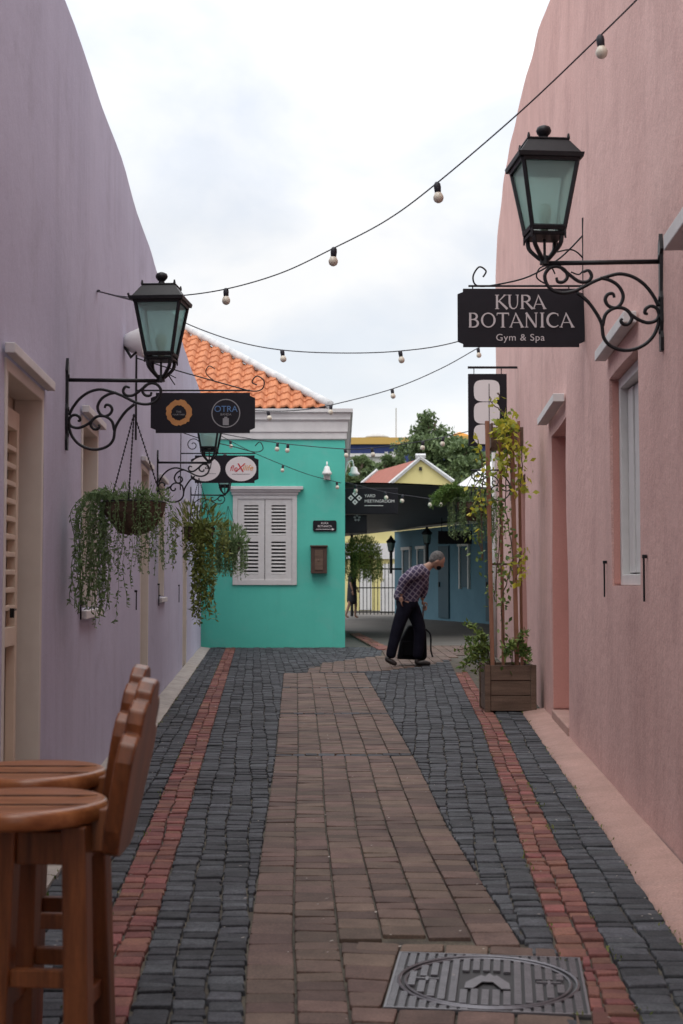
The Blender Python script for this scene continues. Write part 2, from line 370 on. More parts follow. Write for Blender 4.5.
def lerp_tab(tab):
    def f(y):
        for i in range(len(tab)-1):
            if y<=tab[i+1][0] or i==len(tab)-2:
                a,b=tab[i],tab[i+1]; return a[1]+(b[1]-a[1])*(y-a[0])/(b[0]-a[0])
    return f
cl=lerp_tab([(0,-.19),(3.51,-.2535),(4.35,-.298),(9.13,-.443),(16.7,-.715),(25,-1.0)])
cr=lerp_tab([(0,.66),(4.23,.578),(6.36,.502),(8.82,.48),(11.67,.419),(17.1,.298),(25,.1)])
BAND=[(-.47,17.2),(.55,17.6),(1.27,18.9),(1.84,21.3),(3.2,24.6),(.75,24.6),(.67,21.3),(-.29,19.2)]
def inpoly(x,y,P_):
    c=False; n=len(P_)
    for i in range(n):
        x1,y1=P_[i]; x2,y2=P_[(i+1)%n]
        if (y1>y)!=(y2>y) and x<(x2-x1)*(y-y1)/(y2-y1)+x1: c=not c
    return c
CARPET_END=17.2
MC=Vector((.422,3.962)); MS=.277; MA=math.radians(-7)
def inman(x,y,g=0):
    dx=x-MC.x; dy=y-MC.y; u=dx*math.cos(MA)+dy*math.sin(MA); v=-dx*math.sin(MA)+dy*math.cos(MA)
    return abs(u)<MS+g and abs(v)<MS+g
def sett_cols(mb,wf,sgn,o0,o1,w,ln,y0,y1,edge=None,side=0,**kw):
    ncol=max(1,round((o1-o0)/w)); w=(o1-o0)/ncol
    for c in range(ncol):
        y=y0+random.random()*ln
        wob=random.uniform(-.3,.3)
        while y<y1:
            l=ln*random.uniform(.62,1.4)
            ya,yb=y,min(y+l,y1); y+=l
            if yb-ya<.03: continue
            ws=lambda k,yy: .006*math.sin(yy*2.1+k*1.7)+.005*math.sin(yy*5.3+k) if 0<k<ncol else 0
            a0=o0+c*w; a1=a0+w
            q=[(wf(ya)+sgn*(a0+ws(c,ya)),ya),(wf(ya)+sgn*(a1+ws(c+1,ya)),ya),(wf(yb)+sgn*(a1+ws(c+1,yb)),yb),(wf(yb)+sgn*(a0+ws(c,yb)),yb)]
            cx=sum(p[0] for p in q)/4; cy=(ya+yb)/2
            if edge:
                if cy<CARPET_END: ex=edge(cy); e2=edge(cy+.1)
                else: ex=e2=-.1
                # keep side
                d=(e2-ex)/.1
                if side>0: q=clip(q,ex,cy,1,-d)
                else: q=clip(q,ex,cy,-1,d)
                if len(q)<3: continue
                cx=sum(p[0] for p in q)/len(q)
            if inpoly(cx,cy,BAND): continue
            if inman(cx,cy,.2):
                dxm=cx-MC.x; dym=cy-MC.y; cm,sm_=math.cos(MA),math.sin(MA); um=dxm*cm+dym*sm_; vm_=-dxm*sm_+dym*cm
                if abs(vm_)<MS+.05 and um>0: q=clip(q,MC.x+cm*(MS+.004),MC.y+sm_*(MS+.004),cm,sm_)
                elif inman(cx,cy,.03): continue
                if len(q)<3: continue
            stone(mb,q,**kw)
wr2=lambda y: wr(y)-max(0,y-11.0)*.017
ds=MB()
sett_cols(ds,wl,1,.17,.44,.09,.075,1.5,23.85)
sett_cols(ds,wl,1,.61,2.6,.104,.070,1.5,23.85,cl,-1)
sett_cols(ds,wr,-1,.20,.35,.08,.075,12.4,24)
sett_cols(ds,wr,-1,.20,.44,.12,.075,1.5,12.4)
sett_cols(ds,wr2,-1,.60,3.2,.104,.070,1.5,24,cr,1)
# thin dark courses across the pavers
CROSS=[9.08,11.9,14.8]
for yc in CROSS:
    x=cl(yc)
    while x<cr(yc)-.03:
        l=random.uniform(.07,.12); stone(ds,[(x,yc-.055),(x+l,yc-.055),(x+l,yc+.055),(x,yc+.055)]); x+=l
tag(ds.build('sett_paving',M['sett']),kind='structure')
rs=MB()
sett_cols(rs,wl,1,.44,.61,.085,.075,1.5,23.85)
sett_cols(rs,wr2,-1,.44,.60,.08,.075,1.5,17.3)
for k in range(16):   # the run of red bricks crossing behind the teal house
    y=22.9+k*.45; x=.63-(y-22.8)*.063
    for j in range(2): stone(rs,[(x+j*.12,y),(x+.12+j*.12,y),(x+.1+j*.12,y+.42),(x-.02+j*.12,y+.42)],top=.012)
tag(rs.build('red_brick_band',M['redsett']),kind='structure')
bp=MB()
for c in range(6):
    y=1.5+random.random()*.1
    while y<CARPET_END:
        l=random.choice((.085,.095,.105,.12,.14)); ya,yb=y,y+l; y+=l
        if ya<4.36 and c>=2: continue
        if yb>CARPET_END: yb=CARPET_END
        for yc in CROSS:
            if ya<yc+.06<yb: ya=yc+.06
            elif ya<yc-.06<yb: yb=yc-.06
            elif ya>=yc-.06 and yb<=yc+.06: ya=yb
        if yb-ya<.02: continue
        f=lambda u,yy: cl(yy)+(cr(yy)-cl(yy))*u
        wb=lambda k_,yy: .005*noise.noise(Vector((k_*3.1,yy*1.3,4)))+.0015
        stone(bp,[(f(c/6,ya)+wb(c,ya),ya),(f((c+1)/6,ya)+wb(c+1,ya)-.003,ya),(f((c+1)/6,yb)+wb(c+1,yb)-.003,yb),(f(c/6,yb)+wb(c,yb),yb)],gap=.0012,round_=.0035,zj=.0016,jit=.0012)
# fan of pavers framing the drain cover
def mrow(u0,u1,v0,v1,n):
    ca,sa=math.cos(MA),math.sin(MA)
    for i in range(n):
        a=u0+(u1-u0)*i/n; b=u0+(u1-u0)*(i+1)/n
        q=[(MC.x+u*ca-v*sa,MC.y+u*sa+v*ca) for u,v in ((a,v0),(b,v0),(b,v1),(a,v1))]
        lim=wr(q[0][1])-.605
        q=clip(q,cl(q[0][1])+ (cr(q[0][1])-cl(q[0][1]))*2/6,q[0][1],1,0)
        if len(q)>2: q=clip(q,lim,q[0][1],-1,.0678)
        if len(q)>2: stone(bp,q,gap=.0025,round_=.004,zj=.002,jit=.0015)
mrow(-.42,.42,MS+.004,MS+.1,6)
vv=-MS-.004
while vv>-2.4:
    mrow(-.55,.55,vv-.12,vv,7); vv-=.12
v=-MS
while v<MS+.1:
    mrow(-MS-.2,-MS-.004,v,min(v+.13,MS+.1),1); v+=.13
x=-.5
for (px_,py_) in [(0,0)]: pass
y=17.2
while y<24.6:
    x=-.6
    while x<3.4:
        if inpoly(x+.08,y+.05,BAND): stone(bp,[(x,y),(x+.16,y),(x+.16,y+.1),(x,y+.1)],gap=.003,round_=.004,zj=.0015,top=.001,jit=.002)
        x+=.16
    y+=.1
tag(bp.build('brown_paver_path',M['paver']),kind='structure')
# verge strips at the foot of the walls
k=MB(); 
for i in range(52):
    y0=-3+i*.52; y1=y0+.515
    if y1>23.85: break
    jj=random.uniform(-.008,.008)
    k.add([L(y0,0,.03),L(y0,.168+jj,.008),L(y1,.168-jj,.008),L(y1,0,.03),L(y0,.168+jj,-.03),L(y1,.168-jj,-.03)],[(0,1,2,3),(1,4,5,2)])
tag(k.build('concrete_verge',M['curb']),kind='structure')
k=MB()
for i in range(380):
    y0=-3+i*.04; y1=y0+.04
    if y1>12.1: break
    jn=lambda k_: .014*noise.noise(Vector((k_*.08,1,2)))+.014*noise.noise(Vector((k_*.45,5,2))); j0=jn(i); j1=jn(i+1)
    k.add([R(y0,0,.034),R(y0,.1,.022+j0*.1),R(y0,.195+j0,.006),R(y0,.2+j0,-.03),R(y1,0,.034),R(y1,.1,.022+j1*.1),R(y1,.195+j1,.006),R(y1,.2+j1,-.03)],[(0,1,5,4),(1,2,6,5),(2,3,7,6)])
tag(k.build('pink_verge',M['pinkcurb'],smooth=True),kind='structure')
# ------------------------------------------------------------------ walls with openings
def wall_mesh(fn,y0,y1,ztop,openings,step=.35,amp=.008,seed=0,thick=.35):
    ys=set([y0,y1]); y=y0
    while y<y1: ys.add(round(y,4)); y+=step
    for o in openings: ys|={o[0],o[1]}
    zs=set(); z=-.1
    while z<8: zs.add(round(z,4)); z+=step
    for o in openings: zs|={o[2],o[3]}
    ys=sorted(ys); zs=sorted(zs)
    def dedupe(a,keep):
        out=[]
        for v in a:
            if out and v-out[-1]<.06:
                if v in keep: 
                    if out[-1] in keep: out.append(v)
                    else: out[-1]=v
                continue
            out.append(v)
        return out
    ky={y0,y1}|{o[0] for o in openings}|{o[1] for o in openings}; kz={o[2] for o in openings}|{o[3] for o in openings}
    ys=dedupe(ys,ky); zs=dedupe(zs,kz)
    m=MB(); vid={}
    def off(y,z): return amp*noise.noise(Vector((y*.8,z*.8,seed)))*2
    def V(y,z,o):
        key=(y,z,o)
        if key not in vid: vid[key]=len(m.v); m.v.append(fn(y,(off(y,z) if o==0 else -o),z))
        return vid[key]
    for i in range(len(ys)-1):
        a,b=ys[i],ys[i+1]; ta,tb=ztop(a),ztop(b)
        for j in range(len(zs)-1):
            c,d=zs[j],zs[j+1]
            mid=((a+b)/2,(c+d)/2)
            if any(o[0]<mid[0]<o[1] and o[2]<mid[1]<o[3] for o in openings): continue
            if c>=min(ta,tb): continue
            top=j==len(zs)-2 or zs[j+1]>=min(ta,tb)
            if top:
                m.f.append((V(a,c,0),V(b,c,0),V(b,tb,0),V(a,ta,0)))
            else: m.f.append((V(a,c,0),V(b,c,0),V(b,d,0),V(a,d,0)))
        m.f.append((V(a,ta,0),V(b,tb,0),V(b,tb,thick),V(a,ta,thick)))
        m.f.append((V(a,-.1,thick),V(b,-.1,thick),V(b,tb,thick),V(a,ta,thick)))
    for yy in (y0,y1): m.f.append((V(yy,-.1,0),V(yy,ztop(yy),0),V(yy,ztop(yy),thick),V(yy,-.1,thick)))
    for (a,b,c,d,dep) in openings:
        if True: pass
        oy=[y for y in ys if a<=y<=b]; oz=[z for z in zs if c<=z<=d]
        for i in range(len(oy)-1):
            m.f.append((V(oy[i],c,0),V(oy[i+1],c,0),V(oy[i+1],c,dep),V(oy[i],c,dep)))
            m.f.append((V(oy[i],d,0),V(oy[i+1],d,0),V(oy[i+1],d,dep),V(oy[i],d,dep)))
        for i in range(len(oz)-1):
            m.f.append((V(a,oz[i],0),V(a,oz[i+1],0),V(a,oz[i+1],dep),V(a,oz[i],dep)))
            m.f.append((V(b,oz[i],0),V(b,oz[i+1],0),V(b,oz[i+1],dep),V(b,oz[i],dep)))
    return m
# ---- purple house
ltop=lambda y: 3.86+.0225*y+.03*math.sin(y*.9)
Lop=[(5.05,5.97,-.1,2.0,.16),(7.3,8.06,1.0,2.06,.16),(11.1,11.95,-.1,2.14,.16),(13.2,14.0,1.0,2.16,.16),(17.7,18.65,-.1,2.2,.16),(1.2,2.2,-.1,2.0,.16)]
root=thing('purple_house','long lilac stucco house with beige doors lining the left of the alley','house',L(10,0,0))
wall_mesh(L,-3,23.8,ltop,[(a,b,c,d,.16) for a,b,c,d,e in Lop],seed=3).build('wall',M['purple'],root,smooth=False)
rb=MB(); rb.add([L(-3,-.35,3.9),L(23.8,-.35,4.4),L(23.8,-4,4.9),L(-3,-4,4.5)],[(0,1,2,3)]); rb.add([L(-3,-4,0),L(23.8,-4,0),L(23.8,-4,4.9),L(-3,-4,4.5)],[(0,1,2,3)])
rb.build('roof',M['redtile'],root)
def lpart(name,m,parent,boxes,fn=L,bevel=.004):
    q=MB()
    for b_ in boxes: q.wbox(fn,*b_)
    return q.build(name,m,parent,bevel=bevel)
for idx,(a,b,c,d,e) in enumerate(Lop):
    door=c<0
    nm='door' if door else 'window'
    zb=0 if door else c
    # leaf set back in the opening
    p=lpart(nm,M['beigedoor'],root,[(a+.01,b-.01,-.155,-.125,zb+.01,d-.01)])
    # frame lining
    lpart('frame',M['beige'],p,[(b-.045,b-.002,-.12,.004,zb+.002,d-.002),(a+.002,a+.045,-.12,.004,zb+.002,d-.002),(a+.046,b-.046,-.12,.004,d-.05,d-.002)])
    lpart('lintel',M['white'],p,[(a-.05,b+.05,.006,.045,d+.005,d+.045)])
    if door:
        q=MB()
        n0=1.03; z=n0
        while z<d-.28:
            q.wbox(L,a+.14,b-.17,-.122,-.085,z,z+.022); z+=.075
        q.wbox(L,a+.09,a+.138,-.122,-.083,.12,d-.12); q.wbox(L,b-.168,b-.12,-.122,-.083,.12,d-.12)
        q.wbox(L,a+.139,b-.169,-.122,-.083,d-.2,d-.12); q.wbox(L,a+.139,b-.169,-.122,-.083,.88,.96); q.wbox(L,a+.139,b-.169,-.122,-.083,.12,.2)
        q.build('louvre_panel',M['beigedoor'],p,bevel=.003)
        q=MB(); q.wbox(L,b-.296,b-.284,-.083,-.066,1.0,1.04); q.wbox(L,b-.32,b-.27,-.065,-.06,1.03,1.038); q.build('latch',M['iron'],p)
    else:
        q=MB()
        for z in [c+.12+.07*i for i in range(int((d-c-.25)/.07))]: q.wbox(L,a+.12,b-.12,-.122,-.09,z,z+.02)
        q.wbox(L,a+.07,a+.118,-.122,-.088,c+.05,d-.08); q.wbox(L,b-.118,b-.07,-.122,-.088,c+.05,d-.08)
        q.build('shutter',M['beigedoor'],p,bevel=.003)
        lpart('sill',M['white'],p,[(a-.03,b+.02,.006,.04,c-.05,c-.004)])
# iron shutter stays on the purple wall
def stay(y,z,fn,lab,grp,lng=.17,cross=True):
    t=thing('shutter_stay',lab,'iron stay',fn(y,0,z),0,grp)
    q=MB(); q.wbox(fn,y-.005,y+.005,.010,.019,z-lng/2,z+lng/2)
    if cross: q.wbox(fn,y-.07,y+.07,.020,.029,z-.006,z+.006)
    q.wbox(fn,y-.010,y+.010,.0,.022,z+lng/2-.001,z+lng/2+.016)
    q.build('bar',M['iron'],t,bevel=.002)
stay(7.22,1.03,L,'crossed black iron shutter stay left of the first lilac window','iron stays on the lilac wall',.16)
stay(10.6,1.0,L,'slim black iron hook on the lilac wall before the middle door','iron stays on the lilac wall',.14,False)
stay(13.1,1.02,L,'crossed black iron stay under the small far lilac window','iron stays on the lilac wall',.2)
stay(16.6,1.0,L,'farthest slim iron hook on the lilac wall near the far door','iron stays on the lilac wall',.2,False)
# ---- pink house
rtop=lerp_tab([(-3,5.3),(5,5.55),(10.7,5.92),(12.3,6.22),(14,6.45),(16.6,6.62),(18.5,6.62),(19.6,6.52),(20.3,6.3),(20.75,5.9)])
Rop=[(3.6,4.9,-.1,2.3,.3),(6.39,7.43,1.13,2.27,.2),(9.85,11.2,-.1,2.36,.3),(14.2,15.2,-.1,2.3,.3)]
root=thing('pink_house','tall rough pink stucco house with rounded parapet along the right','house',R(10,0,0))
wall_mesh(R,-3,20.75,rtop,Rop,seed=9,amp=.012).build('wall',M['pink'],root)
rb=MB(); rb.add([R(-3,-.35,5.2),R(20.7,-.35,5.7),R(20.7,-5,5.9),R(-3,-5,5.6)],[(0,1,2,3)]); rb.add([R(-3,-5,0),R(20.7,-5,0),R(20.7,-5,5.9),R(-3,-5,5.6)],[(0,1,2,3)]); rb.add([R(20.7,-.35,0),R(20.7,-5,0),R(20.7,-5,5.9),R(20.7,-.35,5.7)],[(0,1,2,3)])
rb.build('roof',M['redtile'],root)
for (a,b,c,d,e) in Rop:
    door=c<0
    if door:
        p=lpart('door',M['bluedark'] if a>12 else M['pinkclean'],root,[(a+.01,b-.01,-.295,-.25,.1,d-.01)],R)
        lpart('threshold',M['pinkcurb'],p,[(a+.002,b-.002,-.24,.012,.0,.10)],R,.01)
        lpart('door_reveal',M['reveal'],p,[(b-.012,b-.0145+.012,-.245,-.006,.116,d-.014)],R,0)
        q=MB(); q.wbox(R,a+.12,a+.15,-.249,-.2,1.0,1.12); q.build('handle',M['iron'],p)
        if a<12: lpart('lintel',M['white'],p,[(a+.05,b+.22,.012,.095,d+.12,d+.18)],R)
    else:
        p=lpart('window',M['white'],root,[(a+.06,b-.06,-.17,-.12,c+.06,d-.06)],R)
        lpart('frame',M['shutter'],p,[(b-.059,b-.002,-.17,-.045,c+.002,d-.002),(a+.002,a+.059,-.17,-.045,c+.002,d-.002),(a+.06,b-.06,-.17,-.045,d-.06,d-.002),(a+.06,b-.06,-.17,-.045,c+.002,c+.06)],R)
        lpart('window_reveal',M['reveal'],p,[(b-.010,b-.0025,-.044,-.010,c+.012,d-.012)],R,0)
        lpart('shutter_leaf',M['shutter'],p,[(b-.24,b-.065,-.115,-.085,c+.07,d-.07),(b-.42,b-.245,-.115,-.095,c+.07,d-.07)],R)
        lpart('lintel',M['white'],p,[(a-.02,b+.08,.012,.075,2.385,2.44)],R)
lpart('window_lintel',M['white'],root,[(4.2,5.14,.012,.07,2.44,2.51)],R)
stay(7.66,1.16,R,'thin black iron hook left of the white framed pink wall window','iron hooks on the pink wall',.19,False)
stay(6.22,1.16,R,'thin black iron hook right of the white framed pink wall window','iron hooks on the pink wall',.2,False)
# pale downpipe at the far corner
t=thing('downpipe','pale downpipe on the far corner of the pink house','pipe',R(20.3,.06,0))
q=MB(); q.tube([R(20.3,.06,.02),R(20.3,.06,3.1)],.035,10)
q.build('pipe',M['concrete'],t,smooth=True)
# ------------------------------------------------------------------ teal house
TY=23.9; px2=TY/1350
tx0,tx1=-3.6,.062
root=thing('teal_house','turquoise stucco house with orange tile roof closing the alley','house',(-1.5,TY,0))
zt=P(300,440,TY).z
def TP(px,py): return P(px,py,TY)
wx0,wx1=TP(233,500).x,TP(297,500).x; wz0=TP(260,585).z; wz1=TP(260,495).z
q=MB()
q.add([(tx0,TY,-.1),(wx0,TY,-.1),(wx0,TY,zt),(tx0,TY,zt)],[(0,1,2,3)])
q.add([(wx1,TY,-.1),(tx1,TY,-.1),(tx1,TY,zt),(wx1,TY,zt)],[(0,1,2,3)])
q.add([(wx0,TY,-.1),(wx1,TY,-.1),(wx1,TY,wz0),(wx0,TY,wz0)],[(0,1,2,3)])
q.add([(wx0,TY,wz1),(wx1,TY,wz1),(wx1,TY,zt),(wx0,TY,zt)],[(0,1,2,3)])
q.add([(tx1,TY,-.1),(tx1,TY+9,-.1),(tx1,TY+9,zt),(tx1,TY,zt)],[(0,1,2,3)])
q.add([(tx0,TY,-.1),(tx0,TY+9,-.1),(tx0,TY+9,zt),(tx0,TY,zt)],[(0,1,2,3)])
q.add([(tx0,TY+9,-.1),(tx1,TY+9,-.1),(tx1,TY+9,zt),(tx0,TY+9,zt)],[(0,1,2,3)])
q.build('wall',M['teal'],root)
# stepped cornice
prof=[(0,440),(.03,439),(.03,433),(.05,432),(.05,428),(.055,422),(.09,420),(.09,418),(.10,414),(.14,413),(.14,409.5),(0,409.5)]
zz=[(o,TP(300,y).z) for o,y in prof]
q=MB(); n=len(zz)
for (X0,X1) in ((tx0,tx1),):
    a=[(X0,TY-o-.002,z) for o,z in zz]; b_=[(X1+o,TY-o-.002,z) for o,z in zz]; c_=[(X1+o,TY+9,z) for o,z in zz]
    q.add(a+b_+c_,[(i,i+1,n+i+1,n+i) for i in range(n-1)]+[(n+i,n+i+1,2*n+i+1,2*n+i) for i in range(n-1)]+[tuple(range(n))])
q.build('cornice',M['white'],root)
# hipped tiled roof
z0=TP(300,409.5).z-.01; C=Vector((tx1-.30,TY-.03,z0)); SL=.664
tw=.235; tl=.27
q=MB(); nx=int(4.2/tw*8); rows=16
pitchv=Vector((0,1,SL)).normalized(); up=Vector((0,-SL,1)).normalized()
for r in range(rows):
    s0=r*tl; s1=s0+tl+.03
    base=len(q.v)
    for i in range(nx+1):
        x=C.x-i*tw/8
        ph=(i%8)/8
        hgt=.045*(math.sin(ph*2*PI)*.75+.35*math.sin(4*PI*ph+.6))
        lip=.012*math.sin(ph*2*PI)
        for (s_,e) in ((s0-lip-.012,.0),(s0-lip,.028),(s1,0.0)):
            pt=Vector((x,C.y,C.z))+pitchv*s_+up*(hgt+e+.05)
            # cut by hip
            q.v.append(pt)
    for i in range(nx):
        xm=C.x-(i+.5)*tw/8; ym=(s0+tl/2)*pitchv.y
        if (C.x-xm)<ym-.05: continue
        for k in range(2):
            a=base+i*3+k; q.f.append((a,a+3,a+4,a+1))
q.build('roof_tiles',M['tile'],root,smooth=False)
ap=3.7
q=MB(); zr=C.z+SL*ap
q.add([C+Vector((.06,0,0)),(C.x-ap,C.y+ap,zr),(C.x,C.y+9,C.z)],[(0,1,2)])
q.add([(C.x-8,C.y,C.z),(C.x-ap,C.y+ap,zr-.03),(C.x,C.y,C.z-.03)],[(0,1,2)])
q.add([(C.x,C.y+9,C.z),(C.x-ap,C.y+ap,zr),(C.x-8,C.y+9,C.z)],[(0,1,2)])
q.build('roof',M['redtile'],root)
hp=[C+Vector((-a+.04,a-.03,SL*a+.085+.004*math.sin(a*9))) for a in [i*.15 for i in range(26)]]
q=MB(); q.tube(hp,[.078+.004*math.sin(i*2.3) for i in range(26)],8); q.build('hip_cap',M['whitecap'],root,smooth=True)
# teal window
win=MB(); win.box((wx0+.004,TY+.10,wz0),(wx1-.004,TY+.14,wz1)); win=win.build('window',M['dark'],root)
q=MB(); fw=.085
q.box((wx0,TY-.03,wz0),(wx0+fw,TY+.1,wz1)); q.box((wx1-fw,TY-.03,wz0),(wx1,TY+.1,wz1)); q.box((wx0+fw,TY-.03,wz0),(wx1-fw,TY+.1,wz0+.09)); q.box((wx0+fw,TY-.03,wz1-.07),(wx1-fw,TY+.1,wz1))
q.build('frame',M['shutter'],win,bevel=.004)
q=MB(); q.box((wx0-.02,TY-.05,wz1+.002),(wx1+.02,TY-.001,wz1+.05)); q.box((wx0-.04,TY-.08,wz1+.052),(wx1+.06,TY-.001,wz1+.09)); q.box((wx0-.06,TY-.11,wz1+.092),(wx1+.11,TY-.001,wz1+.15)); q.build('lintel',M['white'],win,bevel=.006)
ix0,ix1=wx0+fw,wx1-fw; mid=(ix0+ix1)/2; zb_,zt_=wz0+.09,wz1-.07; zm=(zb_+zt_)/2+.02
for (a,b_) in ((ix0+.004,mid-.006),(mid+.006,ix1-.004)):
    q=MB(); st=.11
    q.box((a,TY-.012,zb_),(a+st,TY+.03,zt_)); q.box((b_-st,TY-.012,zb_),(b_,TY+.03,zt_))
    q.box((a+st,TY-.012,zb_),(b_-st,TY+.03,zb_+.1)); q.box((a+st,TY-.012,zt_-.11),(b_-st,TY+.03,zt_)); q.box((a+st,TY-.012,zm-.06),(b_-st,TY+.03,zm+.05))
    for (c_,d_) in ((zb_+.1,zm-.06),(zm+.05,zt_-.11)):
        nl=9; dz=(d_-c_)/nl
        for k in range(nl):
            z=c_+dz*k; q.add([(a+st,TY-.01,z+.004),(b_-st,TY-.01,z+.004),(b_-st,TY+.02,z+dz*.42),(a+st,TY+.02,z+dz*.42),(a+st,TY-.01,z+.018),(b_-st,TY-.01,z+.018),(b_-st,TY+.02,z+dz*.42+.014),(a+st,TY+.02,z+dz*.42+.014)],
              [(0,3,2,1),(4,5,6,7),(0,1,5,4),(1,2,6,5),(2,3,7,6),(3,0,4,7)])
    q.build('shutter',M['shutter'],win)
# mailbox, sign, lamp on the teal wall
a=TP(311,545.5); b_=TP(327,573.5)
t=thing('letterbox','dark brown wooden letterbox mounted on the turquoise wall','letterbox',(a.x+.14,TY,b_.z))
q=MB(); q.box((a.x,TY-.13,b_.z),(b_.x,TY-.002,a.z-.03)); q.build('box',M['boxwood'],t,bevel=.006)
q=MB(); q.box((a.x-.015,TY-.16,a.z-.028),(b_.x+.015,TY-.002,a.z)); q.build('lid',M['boxwood'],t,bevel=.006)
q=MB(); q.box((a.x+.07,TY-.142,b_.z+.06),(b_.x-.07,TY-.131,a.z-.08)); q.box((a.x+.12,TY-.15,b_.z+.22),(b_.x-.12,TY-.143,b_.z+.25)); q.build('front_panel',M['oldwood'],t,bevel=.004)
a=TP(313,520.5); b_=TP(336.5,531.5)
t=thing('direction_sign','small black direction sign with white lettering and arrow on turquoise wall','sign',(a.x+.2,TY,b_.z))
cc=.02
q=MB(); q.prism([(a.x+cc,b_.z),(b_.x-cc,b_.z),(b_.x,b_.z+cc),(b_.x,a.z-cc),(b_.x-cc,a.z),(a.x+cc,a.z),(a.x,a.z-cc),(a.x,b_.z+cc)],lambda u,v,t_:Vector((u,TY-t_,v)),.002,.022); q.build('board',M['signblack'],t)
UX=Vector((1,0,0)); UZ=Vector((0,0,1)); UN=Vector((0,-1,0)); mx_=(a.x+b_.x)/2
text_on('lettering','KURA',.05,(mx_,TY-.025,a.z-.065),UX,UZ,UN,M['signwhite'],t); text_on('lettering','BOTANICA',.05,(mx_,TY-.025,a.z-.12),UX,UZ,UN,M['signwhite'],t)
q=MB(); q.box((a.x+.05,TY-.026,b_.z+.035),(b_.x-.06,TY-.023,b_.z+.043)); q.add([(b_.x-.08,TY-.0245,b_.z+.06),(b_.x-.035,TY-.0245,b_.z+.039),(b_.x-.08,TY-.0245,b_.z+.018)],[(0,1,2)]); q.build('arrow',M['signwhite'],t)
def wall_lamp(px,py,y,lab,sgn):
    c=P(px,py,y)
    t=thing('floodlight',lab,'lamp',c)
    q=MB(); q.lathe([(.02,.10),(.045,.085),(.06,.02),(.085,-.02),(.09,-.05),(.06,-.06)],c+Vector((0,-.10,0)),14); q.build('shade',M['lampwhite'],t,smooth=True)
    q=MB(); q.tube(crom([c+Vector((0,0,-.08)),c+Vector((sgn*.0,.0,.10)),c+Vector((0,-.05,.17)),c+Vector((0,-.1,.12))],4),.014,7); q.box(c+Vector((-.06,-.03,-.14)),c+Vector((.06,.01,-.06))); q.build('arm',M['lampwhite'],t,smooth=False)
wall_lamp(327,472,TY-.03,'white dome lamp on the turquoise wall right of the window',0)
c0=P(354,470,TY+1.0)
t=thing('gooseneck_lamp','white gooseneck lamp on the side wall of the turquoise house','lamp',(tx1,TY+1,c0.z))
q=MB(); q.tube(crom([(tx1+.01,TY+1,c0.z-.05),(tx1+.05,TY+1,c0.z+.12),(tx1+.13,TY+1,c0.z+.18),(c0.x-.02,TY+1,c0.z+.14),(c0.x,TY+1,c0.z+.04)],5),.014,7); q.build('arm',M['lampwhite'],t,smooth=True)
q=MB(); q.lathe([(.03,.06),(.055,.04),(.07,-.03),(.105,-.06),(.105,-.09),(.06,-.11)],c0,14); q.build('shade',M['lampwhite'],t,smooth=True)
# small white spotlight on the purple wall behind the lantern
c0=L(9.6,0,P(125,342,9.6).z)
t=thing('wall_spotlight','round white spotlight on the lilac wall just behind the near lantern','lamp',c0)
q=MB(); q.lathe([(.03,0),(.055,.01),(.075,.05),(.11,.13),(.112,.145),(.09,.14)],c0,18,'x'); q.build('shade',M['lampwhite'],t,smooth=True)
q=MB(); q.tube([c0+Vector((.0,-.02,-.02)),c0+Vector((.06,-.06,-.12)),c0+Vector((.12,-.03,-.05))],.013,7); q.build('mount',M['iron'],t)
# ------------------------------------------------------------------ lanterns on scroll brackets
SC=.000815
def cp(pts): return [((625-x)*SC,(163-y)*SC) for x,y in pts]
SCR=[[(600,400),(575,345),(530,285),(470,242),(400,225),(330,240),(270,262),(215,290),(160,315),(100,322),(50,305),(20,270),(12,225),(35,190),(75,180),(115,200),(130,235),(110,262),(80,262),(72,240)],
[(300,245),(350,258),(395,290),(418,340),(405,385),(375,405),(340,392),(325,360),(340,332),(365,330),(372,350)],
[(180,322),(235,370),(280,435),(305,490),(315,560),(350,605),(410,628),(470,625),(530,598),(575,550),(598,490),(600,430)],
[(310,500),(325,440),(365,408),(410,405),(445,425),(462,460),(445,490),(420,492),(405,475),(412,462)],
[(450,435),(490,465),(540,485),(585,475),(602,445),(590,410),(560,398),(535,412),(530,435),(545,438)],
[(100,190),(140,225),(190,262),(235,262),(255,235),(240,205),(212,212)]]
